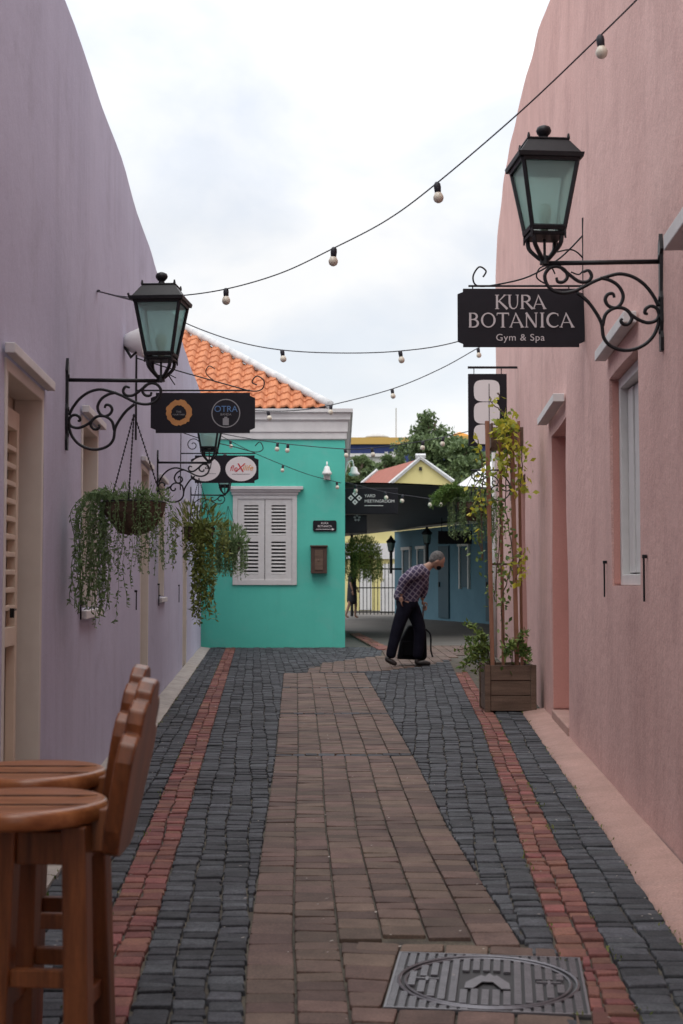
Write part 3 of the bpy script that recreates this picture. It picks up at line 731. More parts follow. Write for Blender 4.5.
def make_lantern(label,sgn):
    """local frame: wall at x=0, arm goes towards +x*sgn ; z=0 at the bar"""
    t=thing('wall_lantern',label,'lantern',(0,0,0),0,'black lanterns on scroll brackets')
    q=MB(); V3=lambda u,v,d=0: Vector((sgn*u,d,v))
    for s_ in SCR: 
        pts=crom([V3(u,v) for u,v in cp(s_)],5); m=len(pts)
        q.tube(pts,[.0078 if i<m-8 else .0078-.0003*(i-m+8) for i in range(m)],6)
    q.tube([V3(-.005,0),V3(.505,0)],.0105,6)
    q.tube([V3(.013,.10),V3(.013,.085)],.004,6)
    for z in (.02,-.24,-.16,-.3): q.tube([V3(-.01,z),V3(.02,z)],.014,6)
    q.build('bracket',M['iron'],t,smooth=True,local=True)
    q=MB()
    out=[(-.012,-.385),(.012,-.385),(.017,-.33),(.010,-.30),(.019,-.26),(.019,-.16),(.011,-.13),(.011,.03),(.019,.05),(.011,.085),(0,.12),(-.011,.085),(-.019,.05),(-.011,.03),(-.011,-.13),(-.019,-.16),(-.019,-.26),(-.010,-.30),(-.017,-.33)]
    q.prism(out,lambda u,v,d:Vector((sgn*d,u*1.6,v)),-.004,.016); q.build('wall_plate',M['iron'],t,local=True)
    # lantern, turned a little
    cx=.50*sgn; rz=math.radians(9 if sgn<0 else -8); cr_,sr_=math.cos(rz),math.sin(rz)
    def W(x,y,z): return Vector((cx+x*cr_-y*sr_,x*sr_+y*cr_,z*1.045))
    def sq(h,z): return [W(-h,-h,z),W(h,-h,z),W(h,h,z),W(-h,h,z)]
    q=MB()
    def frustum(h0,z0_,h1,z1_,cap=True):
        q.add(sq(h0,z0_)+sq(h1,z1_),[(0,1,5,4),(1,2,6,5),(2,3,7,6),(3,0,4,7)]+([(3,2,1,0),(4,5,6,7)] if cap else []))
    # corner posts and rails
    zt1,zb1,ht,hb=.405,.135,.117,.070
    for sx_ in (-1,1):
        for sy_ in (-1,1): q.tube([W(sx_*ht,sy_*ht,zt1),W(sx_*hb,sy_*hb,zb1)],.0105,5)
    def rail(h,z,w_): 
        s4=sq(h,z)
        for i in range(4): q.tube([s4[i],s4[(i+1)%4]],w_,5)
    rail(ht,zt1,.013); rail(hb,zb1,.013); rail(hb-.002,.112,.008)
    for sx_ in (-1,1):
        for sy_ in (-1,1):
            q.tube([W(sx_*.07,sy_*.07,.13),W(sx_*.073,sy_*.073,.09)],[.007,.004],6)
            q.tube(crom([W(sx_*.06,sy_*.06,.105),W(sx_*.055,sy_*.055,.07),W(sx_*.03,sy_*.03,.035),W(sx_*.012,sy_*.012,.015)],4),.0095,6)
    frustum(.068,.103,.068,.110)
    q.tube([W(0,0,-.005),W(0,0,.03)],[.022,.018],10); q.tube([W(0,0,.03),W(0,0,.10)],.006,6)
    q.build('frame',M['iron'],t,local=True)
    q=MB(); frustum(.138,.408,.142,.428); frustum(.132,.4285,.086,.495); frustum(.092,.4925,.092,.500)
    for sx_ in (-1,1):
        for sy_ in (-1,1): q.tube([W(sx_*.086,sy_*.086,.499),W(sx_*.086,sy_*.086,.518)],[.008,.004],6)
    q2=q; rf=q.build('roof',M['iron'],t,local=True,bevel=.003)
    q=MB(); q.lathe([(.055,0),(.05,.008),(.02,.018),(.014,.028),(.02,.034),(.030,.046),(.033,.057),(.028,.071),(.01,.080)],W(0,0,.4985),16); q.build('finial',M['iron'],rf,local=True,smooth=True)
    for i in range(4):
        q=MB(); a=sq(ht-.005,zt1-.01); b2=sq(hb-.005,zb1+.01); j=(i+1)%4
        q.add([a[i],a[j],b2[j],b2[i]],[(0,1,2,3)]); q.build('pane',M['glass'],t,local=True)
    q=MB(); q.lathe([(.015,.115),(.017,.17),(.024,.19),(.031,.215),(.030,.235),(.018,.255),(.004,.26)],W(0,0,0),14); q.build('bulb',M['bulb'],t,smooth=True,local=True)
    return t
ang_l=math.atan(.0642); ang_r=-math.atan(.0678)
# right lanterns: the wall is on +x, arm goes towards -x
lr=make_lantern('large black lantern above the white lettered gym sign on the pink wall',-1)
lr.location=R(5.70,.0,P(600,261.5,5.70).z); lr.rotation_euler=(0,0,ang_r)
c=copytree(lr); c.location=R(16.8,0,P(500,470,16.8).z); c.name='scroll_bracket'; c['label']='black iron scroll bracket with fern basket behind the trellis'; c['category']='bracket'; del c['group']
for ch in list(c.children):
    if not (ch.name.startswith('bracket') or ch.name.startswith('wall_plate')):
        for g_ in list(ch.children): bpy.data.objects.remove(g_)
        bpy.data.objects.remove(ch)
ll=make_lantern('nearest black lantern on the lilac wall above the two round logo sign',1)
ll.location=L(6.66,0,P(100,382,6.73).z); ll.rotation_euler=(0,0,ang_l); ll.scale=(.94,.88,.91)
c=copytree(ll); c.location=L(12.9,0,P(180,462.5,12.9).z); c.scale=(1,1,1); c['label']='black lantern on the lilac wall directly below the logo sign'
c=copytree(ll); c.location=L(19.6,0,P(200,495,19.6).z); c.scale=(1,1,1); c['label']='farthest black lantern on the lilac wall beside the louvred window'
# ------------------------------------------------------------------ hanging signs
def spiral(c,ux,uz,r0,turns,a0,sg=1,n=26):
    return [c+ux*(r0*(1-.8*i/n)*math.cos(a0+sg*2*PI*turns*i/n))+uz*(r0*(1-.8*i/n)*math.sin(a0+sg*2*PI*turns*i/n)) for i in range(n+1)]
def sign_board(name,label,x0,y0p,x1,y1p,yw,rz,chamfer=.03,grp='hanging signs on the alley walls'):
    """board seen between pixels, hung in the plane y=yw"""
    a=P(x0,y0p,yw); b2=P(x1,y1p,yw)
    t=thing(name,label,'sign',((a.x+b2.x)/2,yw,b2.z),0,grp)
    k=chamfer
    out=[(a.x+k,b2.z),(b2.x-k,b2.z),(b2.x-k,b2.z+k*.6),(b2.x,b2.z+k),(b2.x,a.z-k),(b2.x-k,a.z-k*.6),(b2.x-k,a.z),(a.x+k,a.z),(a.x+k,a.z-k*.6),(a.x,a.z-k),(a.x,b2.z+k),(a.x+k,b2.z+k*.6)]
    q=MB(); q.prism(out,lambda u,v,d:Vector((u,yw+d,v)),-.012,.012); q.build('board',M['signblack'],t)
    return t,a,b2
# gym sign
YS=8.6
t,a,b2=sign_board('hanging_sign','black hanging sign with large white lettering under the big right lantern',457.5,289,584.5,347,YS,0,.035)
W_=b2.x-a.x; Hh=a.z-b2.z
cnt=[0]
def ribbon(q,pts,ws,org,s,sx):
    cnt[0]+=1; n=len(pts); y=YS-.0145-.00015*cnt[0]
    pts=[Vector((p[0]*sx,p[1])) for p in pts]
    Lp=[];Rp=[]
    for i in range(n):
        d=pts[min(i+1,n-1)]-pts[max(i-1,0)]; d.normalize(); nn=Vector((-d.y,d.x)); w_=ws[i]/2 if isinstance(ws,(list,tuple)) else ws/2
        Lp.append(pts[i]+nn*w_); Rp.append(pts[i]-nn*w_)
    f=lambda p_: Vector((org[0]+p_.x*s,y,org[1]+p_.y*s))
    q.add([f(p_) for p_ in Lp]+[f(p_) for p_ in Rp],[(i,i+1,n+i+1,n+i) for i in range(n-1)])
def arc(cx,cy,rx,ry,a0,a1,n=14): return [(cx+rx*math.cos(math.radians(a0+(a1-a0)*i/n)),cy+ry*math.sin(math.radians(a0+(a1-a0)*i/n))) for i in range(n+1)]
def wv(n,a,b): return [a+(b-a)*math.sin(PI*i/(n-1)) for i in range(n)]
ST=.135
def stem(x,y0=0,y1=1,w=ST): return [([(x,y0),(x,y1)],[w*1.15,w*1.05])]
def ser(x,y,w=.26): return [([(x-w/2,y),(x+w/2,y)],.045)]
G={
'K':(.72,stem(.12)+ser(.12,.02)+ser(.12,.98)+[([(.15,.46),(.62,1)],[.05,.10])]+[([(.25,.56),(.76,0)],[.12,.16])]+ser(.62,.98,.2)),
'U':(.74,[([(.12,1),(.12,.4),(.17,.16),(.28,.04),(.42,.03),(.54,.12),(.6,.3),(.62,.5),(.62,1)],[ST,ST,.13,.1,.075,.065,.06,.07,.10])]+ser(.12,.98)+ser(.6,.98,.2)),
'R':(.72,stem(.12)+ser(.12,.02)+[([(.1,.965),(.3,.965)]+arc(.33,.74,.24,.225,90,-90,8)+[(.14,.515)],[.06,.07]+wv(9,.08,.15)+[.05])]+[([(.33,.52),(.76,0)],[.11,.16])]),
'A':(.78,[([(.04,0),(.36,.98)],[.09,.055]),([(.33,1.0),(.74,0)],[.07,.165]),([(.16,.33),(.58,.33)],.05)]+ser(.05,.02,.2)+ser(.73,.02,.22)),
'B':(.68,stem(.12)+[([(.05,.965),(.28,.965)]+arc(.29,.755,.22,.21,90,-90,8)+[(.14,.545)],[.05,.07]+wv(9,.07,.14)+[.05]),([(.14,.535),(.3,.535)]+arc(.31,.285,.26,.255,90,-90,8)+[(.03,.03)],[.05,.06]+wv(9,.07,.15)+[.05])]),
'O':(.9,[(arc(.43,.5,.37,.47,0,360,28),[.15-.07*abs(math.sin(math.radians(360*i/28))) for i in range(29)])]),
'T':(.66,stem(.32)+ser(.32,.02)+[([(-.02,.96),(.66,.96)],[.09,.09])]+[([(-.01,.98),(-.03,.8)],[.07,.03]),([(.65,.98),(.67,.8)],[.07,.03])]),
'N':(.84,[([(.13,0),(.13,1)],.07),([(.10,1),(.68,.02)],[.15,.14]),([(.69,0),(.69,1)],.07)]+ser(.13,.02,.2)+ser(.69,.98,.2)),
'I':(.32,stem(.14)+ser(.14,.02)+ser(.14,.98)),
'C':(.74,[(arc(.44,.5,.38,.47,52,312,18),[.06]+wv(17,.06,.16)+[.06])]+[([(.66,.93),(.69,.76)],[.07,.04])]),
' ':(.3,[])}
def word(txt,cx,z,s,parent,sx=1.0,gap=.05):
    tot=sum(G[c][0]*sx+gap for c in txt)-gap; x=cx-tot*s/2
    q=MB()
    for ch in txt:
        wd,st=G[ch]
        for pts,ws in st: ribbon(q,pts,ws,(x,z),s,sx)
        x+=(wd*sx+gap)*s
    return q.build('lettering',M['letter'],parent)
mxx=(a.x+b2.x)/2
px_m=YS/F
word('KURA',P(520,310,YS).x,P(520,309.5,YS).z,14.5*px_m,t,1.12,.06)
word('BOTANICA',P(520.5,328,YS).x,P(520,328,YS).z,15*px_m,t,1.14,.08)
text_on('lettering','Gym & Spa',.062,(P(520,340.5,YS).x,YS-.0145,P(520,341,YS).z),UX,UZ,UN,M['letter'],t,1.08,1.05)
q=MB(); wallp=R(YS,0,0)
zb0=P(587,296,YS).z; xr_=wallp.x-.01
q.tube([Vector((xr_,YS,P(587,218,YS).z)),Vector((xr_,YS,zb0-.1))],.008,6)
q.tube([Vector((xr_,YS,P(0,286,YS).z)),Vector((a.x+.07,YS,P(0,286,YS).z))],.007,6)
q.tube(crom([Vector((xr_,YS,P(587,235,YS).z)),P(560,258,YS),P(530,276,YS),P(500,284,YS),P(478,286,YS),P(473,277,YS),P(479,267,YS),P(486,271,YS),P(483,277,YS)],6),.0055,6)
q.tube(crom([P(550,286,YS),P(537,278,YS),P(540,268,YS),P(550,266,YS),P(555,274,YS)],6),.005,6)
q.tube(crom([P(557,252,YS),P(573,250,YS),P(585,262,YS),P(580,274,YS),P(571,272,YS)],6),.005,6)
for u in (.12,.88): q.tube([Vector((a.x+W_*u,YS,a.z-.02)),Vector((a.x+W_*u,YS,P(0,286,YS).z))],.004,6)
q.build('bracket',M['iron'],t)
# two-logo sign on the left
YS2=10.5
t,a,b2=sign_board('hanging_sign','black hanging sign with orange swirl logo and round blue lettered logo',151,393,255,433,YS2,0,.04)
def disc(name,c,r,m,parent,y,rin=0,ry=1,n=32,jag=0):
    q=MB()
    o=[Vector((c.x+r*math.cos(2*PI*i/n)*(1+jag*random.uniform(-1,1)),y,c.z+r*ry*math.sin(2*PI*i/n)*(1+jag*random.uniform(-1,1)))) for i in range(n)]
    if rin:
        i_=[Vector((c.x+rin*math.cos(2*PI*i/n)*(1+jag*random.uniform(-1,1)),y,c.z+rin*ry*math.sin(2*PI*i/n)*(1+jag*random.uniform(-1,1)))) for i in range(n)]
        q.add(o+i_,[(i,(i+1)%n,n+(i+1)%n,n+i) for i in range(n)])
    else: q.add(o,[tuple(range(n))])
    return q.build(name,m,parent)
yf=YS2-.0145
c1=P(179,413,YS2); c2=P(226,413.5,YS2); u=YS2/F
lg=disc('logo',c1,13*u,M['ograph'],t,yf,7.6*u,1,44,.07)
q=MB(); q.add([c1+Vector((-7*u,-0,-5*u)),c1+Vector((7*u,0,-5*u)),c1+Vector((0,0,7*u))],[(0,1,2)]); 
for v in q.v: v.y=yf-.0003
q.build('logo_centre',M['signblack'],lg)
text_on('logo_text','THE',.022,(c1.x,yf-.0008,c1.z-.0*u),UX,UZ,UN,M['greyink'],lg); text_on('logo_text','COURTYARD',.016,(c1.x,yf-.0008,c1.z-2.6*u),UX,UZ,UN,M['greyink'],lg)
lg=disc('logo',c2,14.5*u,M['greyink'],t,yf,13.5*u)
text_on('logo_text','OTRA',.068,(c2.x,yf,c2.z+1.5*u),UX,UZ,UN,M['blueink'],lg,1.0)
text_on('logo_text','BANDA',.025,(c2.x,yf,c2.z-2.2*u),UX,UZ,UN,M['greyink'],lg)
q=MB(); q.box((c2.x-3*u,yf-.001,c2.z-12*u),(c2.x+3*u,yf,c2.z-5*u)); q.box((c2.x-1.5*u,yf-.001,c2.z-4.9*u),(c2.x+1.5*u,yf,c2.z-3.6*u)); q.build('logo_mark',M['greyink'],lg)
q=MB(); wp=L(YS2,0,0); zr_=P(0,392,YS2).z
q.tube([Vector((wp.x+.01,YS2,P(0,350,YS2).z)),Vector((wp.x+.01,YS2,P(0,440,YS2).z))],.008,6)
q.tube([Vector((wp.x+.01,YS2,zr_+.012)),Vector((b2.x-.04,YS2,zr_+.012))],.007,6)
q.tube(crom([Vector((wp.x+.01,YS2,P(0,358,YS2).z)),P(172,369,YS2),P(200,377,YS2),P(232,386,YS2),P(252,391,YS2),P(262,389,YS2),P(264,381,YS2),P(257,376,YS2),P(252,382,YS2),P(257,385,YS2)],6),.005,6)
q.tube(crom([P(214,381,YS2),P(206,373,YS2),P(209,366,YS2),P(215,369,YS2)],5),.004,6)
q.tube(crom([P(165,370,YS2),P(175,385,YS2),P(169,375,YS2),P(176,378,YS2)],5),.004,6)
q.build('bracket',M['iron'],t)
# two ovals sign
YS3=16.8
t,a,b2=sign_board('hanging_sign','dark hanging sign with two white ovals beneath the second lilac lantern',191,455.5,258.5,483,YS3,0,.05)
u=YS3/F; yf=YS3-.0145
c1=P(205,469,YS3); c2=P(241,469,YS3)
lg=disc('logo',c1,15.5*u,M['signwhite'],t,yf,0,.8); text_on('logo_text','al',.13,(c1.x+3*u,yf-.002,c1.z),UX,UZ,UN,M['iron'],lg,1,1,.2)
q=MB(); q.box((c1.x,yf-.002,c1.z-5*u),(c1.x+11*u,yf-.001,c1.z-4.5*u)); q.build('underline',M['greyink'],lg)
lg=disc('logo',c2,15.5*u,M['signwhite'],t,yf,0,.8)
text_on('logo_text','fle',.10,(c2.x-7.5*u,yf-.002,c2.z-2*u),UX,UZ,UN,M['redink'],lg,1,1,.25)
text_on('logo_text','X',.155,(c2.x-1.5*u,yf-.002,c2.z-3*u),UX,UZ,UN,M['redink'],lg,1,1,.25)
text_on('logo_text','ilife',.10,(c2.x+6.6*u,yf-.002,c2.z-1.5*u),UX,UZ,UN,M['orangeink'],lg,1,1,.25)
q=MB(); q.box((c2.x-9*u,yf-.002,c2.z-5.5*u),(c2.x+9*u,yf-.001,c2.z-5*u)); q.build('underline',M['greyink'],lg)
q=MB(); wp=L(YS3,0,0); zr_=P(0,455,YS3).z
q.tube([Vector((wp.x+.01,YS3,P(0,425,YS3).z)),Vector((wp.x+.01,YS3,P(0,490,YS3).z))],.009,6)
q.tube([Vector((wp.x+.01,YS3,zr_+.02)),Vector((b2.x-.04,YS3,zr_+.02))],.008,6)
q.tube(crom([Vector((wp.x+.01,YS3,P(0,432,YS3).z)),P(205,440,YS3),P(235,447,YS3),P(255,452,YS3),P(263,449,YS3),P(260,442,YS3),P(255,446,YS3)],6),.006,6)
q.tube(spiral(P(193,445,YS3),UX,UZ,.09,1.4,0),.006,6)
q.build('bracket',M['iron'],t)
# figure-eight banner on the right
YS4=15.5
a=P(468,374,YS4); b2=P(507,446,YS4); u=YS4/F
t=thing('hanging_banner','tall black sign with two pale rounded squares on the pink wall','sign',((a.x+b2.x)/2,YS4,b2.z),0,'hanging signs on the alley walls')
q=MB(); q.box((a.x,YS4-.02,b2.z),(b2.x,YS4+.02,a.z)); q.build('board',M['signblack'],t,bevel=.005)
def squircle(c,r,ry): 
    o=[]
    for i in range(40):
        an=2*PI*i/40; cs,sn=math.cos(an),math.sin(an); o.append((c.x+math.copysign(abs(cs)**.55,cs)*r,c.z+math.copysign(abs(sn)**.55,sn)*ry))
    return o
for (py,rr) in ((391,10.9),(413.2,10.9),(434.5,9.9)):
    q=MB(); cc_=P(486.6,py,YS4); q.prism(squircle(cc_,13*u,rr*u),lambda u_,v_,d:Vector((u_,YS4+d,v_)),-.0235,-.0205); q.build('emblem',M['signwhite'],t)
q=MB(); c3=P(486.6,0,YS4); q.box((c3.x-.004,YS4-.0255,P(0,424,YS4).z),(c3.x+.004,YS4-.0238,P(0,384,YS4).z)); q.build('emblem_line',M['signblack'],t)
q=MB(); zb1=P(0,367.5,YS4).z; q.box((P(466,0,YS4).x,YS4-.012,zb1-.012),(R(YS4,0,0).x+.01,YS4+.012,zb1+.012))
for xx in (472,499): xq=P(xx,0,YS4).x; q.tube([(xq,YS4,a.z-.005),(xq,YS4,zb1)],.005,6)
q.build('bracket',M['iron'],t)
# ------------------------------------------------------------------ foliage helpers
def leaf(q,p,d,up,l,w_):
    d=d.normalized(); s_=d.cross(up)
    if s_.length<1e-4: s_=d.orthogonal()
    s_.normalize(); n_=s_.cross(d)
    q.add([p,p+d*l*.45+s_*w_*.5+n_*l*.05,p+d*l,p+d*l*.45-s_*w_*.5+n_*l*.05],[(0,1,2,3)])
def rv(): 
    while True:
        v=Vector((random.uniform(-1,1),random.uniform(-1,1),random.uniform(-1,1)))
        if .01<v.length<1: return v
def chain_link(q,a,b2,r=.0025):
    a=Vector(a); b2=Vector(b2); q.tube([a,b2],r,5)
    n=int((b2-a).length/.02)
    for i in range(n):
        c=a+(b2-a)*(i+.5)/n; q.add([c+Vector((-.004,0,-.006)),c+Vector((.004,0,-.006)),c+Vector((.004,0,.006)),c+Vector((-.004,0,.006))],[(0,1,2,3)])
def basket(label,c,hook,r,groups,matl,seed=1,bush=150,bushr=(1.1,.1),lsize=.02,bushm=None):
    """groups: (count, dx0, dx1 in radii, drop length, leaf size, leaves per step)"""
    random.seed(seed); c=Vector(c)
    t=thing('hanging_basket',label,'hanging basket',c-Vector((0,0,r*.8)),0,'hanging baskets along the alley')
    q=MB(); q.lathe([(r*.1,-r*1.0),(r*.45,-r*.93),(r*.75,-r*.66),(r*.93,-r*.32),(r,0),(r*.9,.01),(r*.5,.0)],c,20)
    for v in q.v: v+= (v-c).normalized()*random.uniform(-.006,.010)
    q.build('bowl',M['coir'],t)
    q=MB(); q.tube([c+Vector((r*1.01*math.cos(2*PI*i/24),r*1.01*math.sin(2*PI*i/24),.004)) for i in range(25)],.004,5)
    for kk in range(3):
        an=2*PI*kk/3+.5; chain_link(q,c+Vector((r*math.cos(an),r*math.sin(an),.004)),hook)
    q.build('chain',M['iron'],t)
    q=MB()
    for (cnt_,d0,d1,Lm,ls,per) in groups:
        for i in range(cnt_):
            dx=random.uniform(d0,d1)*r; ys=random.choice((-1,1,-1))
            if abs(dx)<r: dy=ys*math.sqrt(max(0,r*r-dx*dx))*random.uniform(1.0,1.15)
            else: dy=random.uniform(-.8,.8)*r
            sx_=max(-r,min(r,dx))*.8
            p0=c+Vector((sx_*.6,dy*.6,.01)); p1=c+Vector(((sx_+dx)/2,dy*.95,random.uniform(.02,.07))); p2=c+Vector((dx,dy*1.05,random.uniform(-.06,.0)))
            Lr=Lm*random.choice((random.uniform(.4,1),random.uniform(.7,1)))
            pts=[p0,p1,p2]; p=p2.copy(); n_=max(2,int(Lr/.05))
            for k in range(n_):
                p=p+Vector((random.uniform(-.012,.012),random.uniform(-.012,.012),-Lr/n_)); pts.append(p.copy())
            pts=crom(pts,4); q.tube(pts[::2],.0011 if ls<.025 else .002,3,False)
            st=ls*.62
            for a_,b_ in zip(pts[:-1],pts[1:]):
                m_=max(1,int((b_-a_).length/st*per+random.random()))
                for _ in range(m_):
                    w_=a_+(b_-a_)*random.random(); ld=rv()+Vector((0,0,-.35)); leaf(q,w_,ld,rv(),ls*random.uniform(.6,1.4),ls*random.uniform(.3,.6))
    for i in range(bush):
        v=rv(); v.z=abs(v.z); leaf(q,c+Vector((v.x*r*bushr[0],v.y*r*bushr[0],v.z*bushr[1])),v+Vector((0,0,.6)),rv(),lsize*random.uniform(1,2),lsize*random.uniform(.3,.6))
    q.build('foliage',matl,t)
    if bushm:
        q=MB()
        for i in range(bushm[0]):
            an=math.radians(random.uniform(*bushm[1])); sp=random.uniform(.6,1)*bushm[2]
            d=Vector((math.cos(an),random.uniform(-.5,.5),0)); pts=crom([c+d*r*.4,c+d*sp*.4+Vector((0,0,sp*random.uniform(.25,.5))),c+d*sp*.8+Vector((0,0,sp*random.uniform(.2,.45))),c+d*sp*1.1+Vector((0,0,sp*random.uniform(-.1,.3)))],5)
            q.tube(pts,.003,3,False)
            for p in pts:
                for _ in range(7): leaf(q,p+rv()*.015,rv()+d*.6,rv(),.06*random.uniform(.5,1.2),.014)
        q.build('fronds',M['frond'],t)
    return t
YB=6.66; cB=P(134,503,YB); hook=P(134,414,YB)
basket('coir basket with long feathery trailing fern hung under the nearest lilac lantern',cB,hook,.152,[(30,-1.95,-.95,.52,.025,1.4),(20,-1.35,-.35,.58,.022,1.4),(12,-.4,.4,.34,.014,.8),(22,.3,1.3,.32,.019,1.5)],M['fern'],5,200,(1.35,.10),.016)
YB2=12.9; cB=P(199,528,YB2); hook=P(199,478,YB2)
basket('hanging basket with thick yellow green creeper trailing down to knee height',cB,hook,.15,[(30,-.3,.85,.92,.046,1.8),(10,-1.8,-.6,.36,.04,1),(9,1.0,2.0,.28,.04,1)],M['vine'],8,330,(1.8,.27),.04)
YB3=19.55; cB=P(230,543,YB3); hook=P(228,506,YB3)
basket('small bushy hanging basket in front of the turquoise wall',cB,hook,.18,[(80,-1.2,1.35,.46,.04,1.5)],M['fern'],11,700,(1.5,.3),.04)
YB4=16.8; cB=P(474,503,YB4); hook=P(474,473,YB4)
basket('dark ball shaped hanging basket with arching fern beside the trellis',cB,hook,.22,[(30,-1.6,-.5,.42,.03,1),(34,-.2,1.5,.5,.03,1)],M['fern'],14,200,(1.2,.2),.03,(34,(150,215),.5))
YB5=28; cB=P(362,556,YB5); hook=P(362,520,YB5)
basket('pale green bushy hanging basket past the corner of the turquoise house',cB,hook,.25,[(120,-1.7,1.7,.5,.045,1)],M['vine'],17,1700,(1.6,.42),.045)
t=thing('basket_arm','black iron arm holding a basket on the turquoise side wall','bracket',(tx1,YB5,hook.z)); q=MB(); q.tube([(tx1,YB5,hook.z),hook],.012,6); q.tube([(tx1,YB5,hook.z-.3),Vector((hook.x-.15,YB5,hook.z))],.008,6); q.build('arm',M['iron'],t)
# ------------------------------------------------------------------ planter with trellis
random.seed(21)
YP=12.0
a=P(486,668,YP); b2=P(536,712,YP); xL,xR=a.x,b2.x; zt_p=.405; dep=.48
t=thing('planter_box','weathered wooden planter box with tall trellis against the pink wall','planter',((xL+xR)/2,YP+dep/2,0))
q=MB(); hB=zt_p/3
for i in range(3):
    z0_=i*hB+.012; z1_=(i+1)*hB+.008
    q.box((xL+.04,YP+.006*(i%2),z0_),(xR-.02,YP+.028,z1_)); q.box((xL,YP+.03,z0_),(xL+.028,YP+dep,z1_)); q.box((xR-.028,YP+.03,z0_),(xR,YP+dep,z1_)); q.box((xL+.03,YP+dep,z0_),(xR-.03,YP+dep+.026,z1_))
q.build('side_boards',M['oldwood'],t,bevel=.004)
for xx in (xL-.012,xR-.045):
    for yy in (YP-.012,YP+dep-.03):
        q=MB(); q.box((xx,yy,.0),(xx+.05,yy+.05,zt_p+.012)); q.build('corner_post',M['oldwood'],t,bevel=.004)
q=MB(); q.box((xL+.03,YP+.03,zt_p-.06),(xR-.03,YP+dep-.002,zt_p-.03)); q.build('soil',M['soil'],t)
poles=[(492.5,487,YP+.08,.036),(503.5,499.5,YP+.36,.030),(517,511.5,YP+.12,.038),(522,518.5,YP+.44,.026)]
for (pb,pt,yy,wd) in poles:
    A=P(pb,670,yy); A.z=zt_p-.05; B=P(pt,421,yy); hw=wd/2
    q=MB(); q.add([A+Vector((sx_*hw,sy_*hw,0)) for sx_,sy_ in ((-1,-1),(1,-1),(1,1),(-1,1))]+[B+Vector((sx_*hw,sy_*hw,0)) for sx_,sy_ in ((-1,-1),(1,-1),(1,1),(-1,1))],[(0,3,2,1),(4,5,6,7),(0,1,5,4),(1,2,6,5),(2,3,7,6),(3,0,4,7)])
    q.build('trellis_pole',M['polewood'],t,bevel=.003)
pa=P(489,425,YP+.28); pb_=P(526,449,YP+.28)
q=MB(); zz0,zz1=pb_.z,pa.z
q.box((pa.x,YP+.12,zz0),(pa.x+.02,YP+.441,zz1)); q.box((pa.x,YP+.442,zz0),(pb_.x,YP+.46,zz1)); 
q.build('trellis_board',M['oldwood'],t,bevel=.003)
q=MB(); q.box((pa.x,YP+.19,1.3),(P(516,0,YP).x,YP+.2,1.32)); q.build('trellis_rail',M['oldwood'],t,bevel=.003)
# vines on the trellis
t=thing('climbing_vine','yellow green vine climbing the wooden trellis','climbing plant',((xL+xR)/2,YP+.2,zt_p))
q=MB(); ql=MB(); qs=MB()
def vine(path,q,n,spread,size,ys=.12):
    pts=crom(path,6)
    qs.tube([p+rv()*.012 for p in pts],.005,4,False)
    for i in range(n):
        p=random.choice(pts)+Vector((random.gauss(0,spread),random.gauss(0,ys),random.gauss(0,spread)))
        leaf(q,p,rv()+Vector((0,0,-.3)),rv(),size*random.uniform(.7,1.4),size*random.uniform(.6,.9))
Yv=YP+.1
vine([P(506,668,Yv),P(502,600,Yv),P(512,560,Yv),P(505,500,Yv),P(508,450,Yv),P(505,420,Yv)],ql,150,.045,.05)
vine([P(503,470,Yv),P(507,450,Yv),P(504,430,Yv),P(506,422,Yv)],q,200,.045,.06)
vine([P(510,424,Yv),P(503,412,Yv),P(493,404,Yv),P(490,396,Yv)],q,14,.02,.045)
vine([P(498,393,Yv),P(499,395,Yv),P(500,397,Yv)],q,5,.012,.05)
vine([P(521,445,Yv),P(522,470,Yv),P(520,490,Yv)],q,80,.045,.055)
vine([P(516,580,Yv),P(518,570,Yv),P(521,552,Yv)],q,60,.045,.055)
vine([P(483,480,Yv),P(481,500,Yv),P(482,560,Yv),P(478,530,Yv)],ql,80,.07,.04)
vine([P(478,440,Yv),P(484,478,Yv),P(478,498,Yv),P(480,510,Yv)],q,55,.05,.055)
vine([P(485,470,Yv),P(480,480,Yv),P(474,490,Yv)],ql,40,.08,.03)
vine([P(495,500,Yv),P(500,520,Yv),P(498,560,Yv),P(494,600,Yv)],ql,150,.05,.035)
q.build('yellow_leaves',M['yellowleaf'],t); ql.build('green_leaves',M['greenleaf'],t); qs.build('stem',M['drystem'],t)
t=thing('shrub','leafy green shrub spilling over the left of the planter box','plant',(xL+.1,YP+.2,zt_p-.03))
q=MB(); qs=MB()
for (tx_,ty_,nn) in ((468,625,10),(474,648,14),(466,662,10),(478,634,10),(462,668,8),(470,655,8),(520,640,10),(527,650,12),(512,645,8),(524,634,6),(506,655,8),(530,662,6),(466,640,8),(458,650,5),(476,672,6)):
    base=P(random.uniform(490,500) if tx_<500 else random.uniform(505,522),668,YP+random.uniform(.1,.3)); tip=P(tx_,ty_,YP+random.uniform(-.1,.25))
    mid_=(base+tip)/2+Vector((0,0,.09)); pts=crom([base,mid_,tip],8); qs.tube(pts,.004,4,False)
    for i in range(nn*8):
        p=pts[int(len(pts)*random.uniform(.35,.99))]; leaf(q,p+rv()*.03,rv()+Vector((0,0,.25)),rv(),random.uniform(.035,.065),random.uniform(.016,.026))
q.build('foliage',M['greenleaf'],t); qs.build('stem',M['drystem'],t)
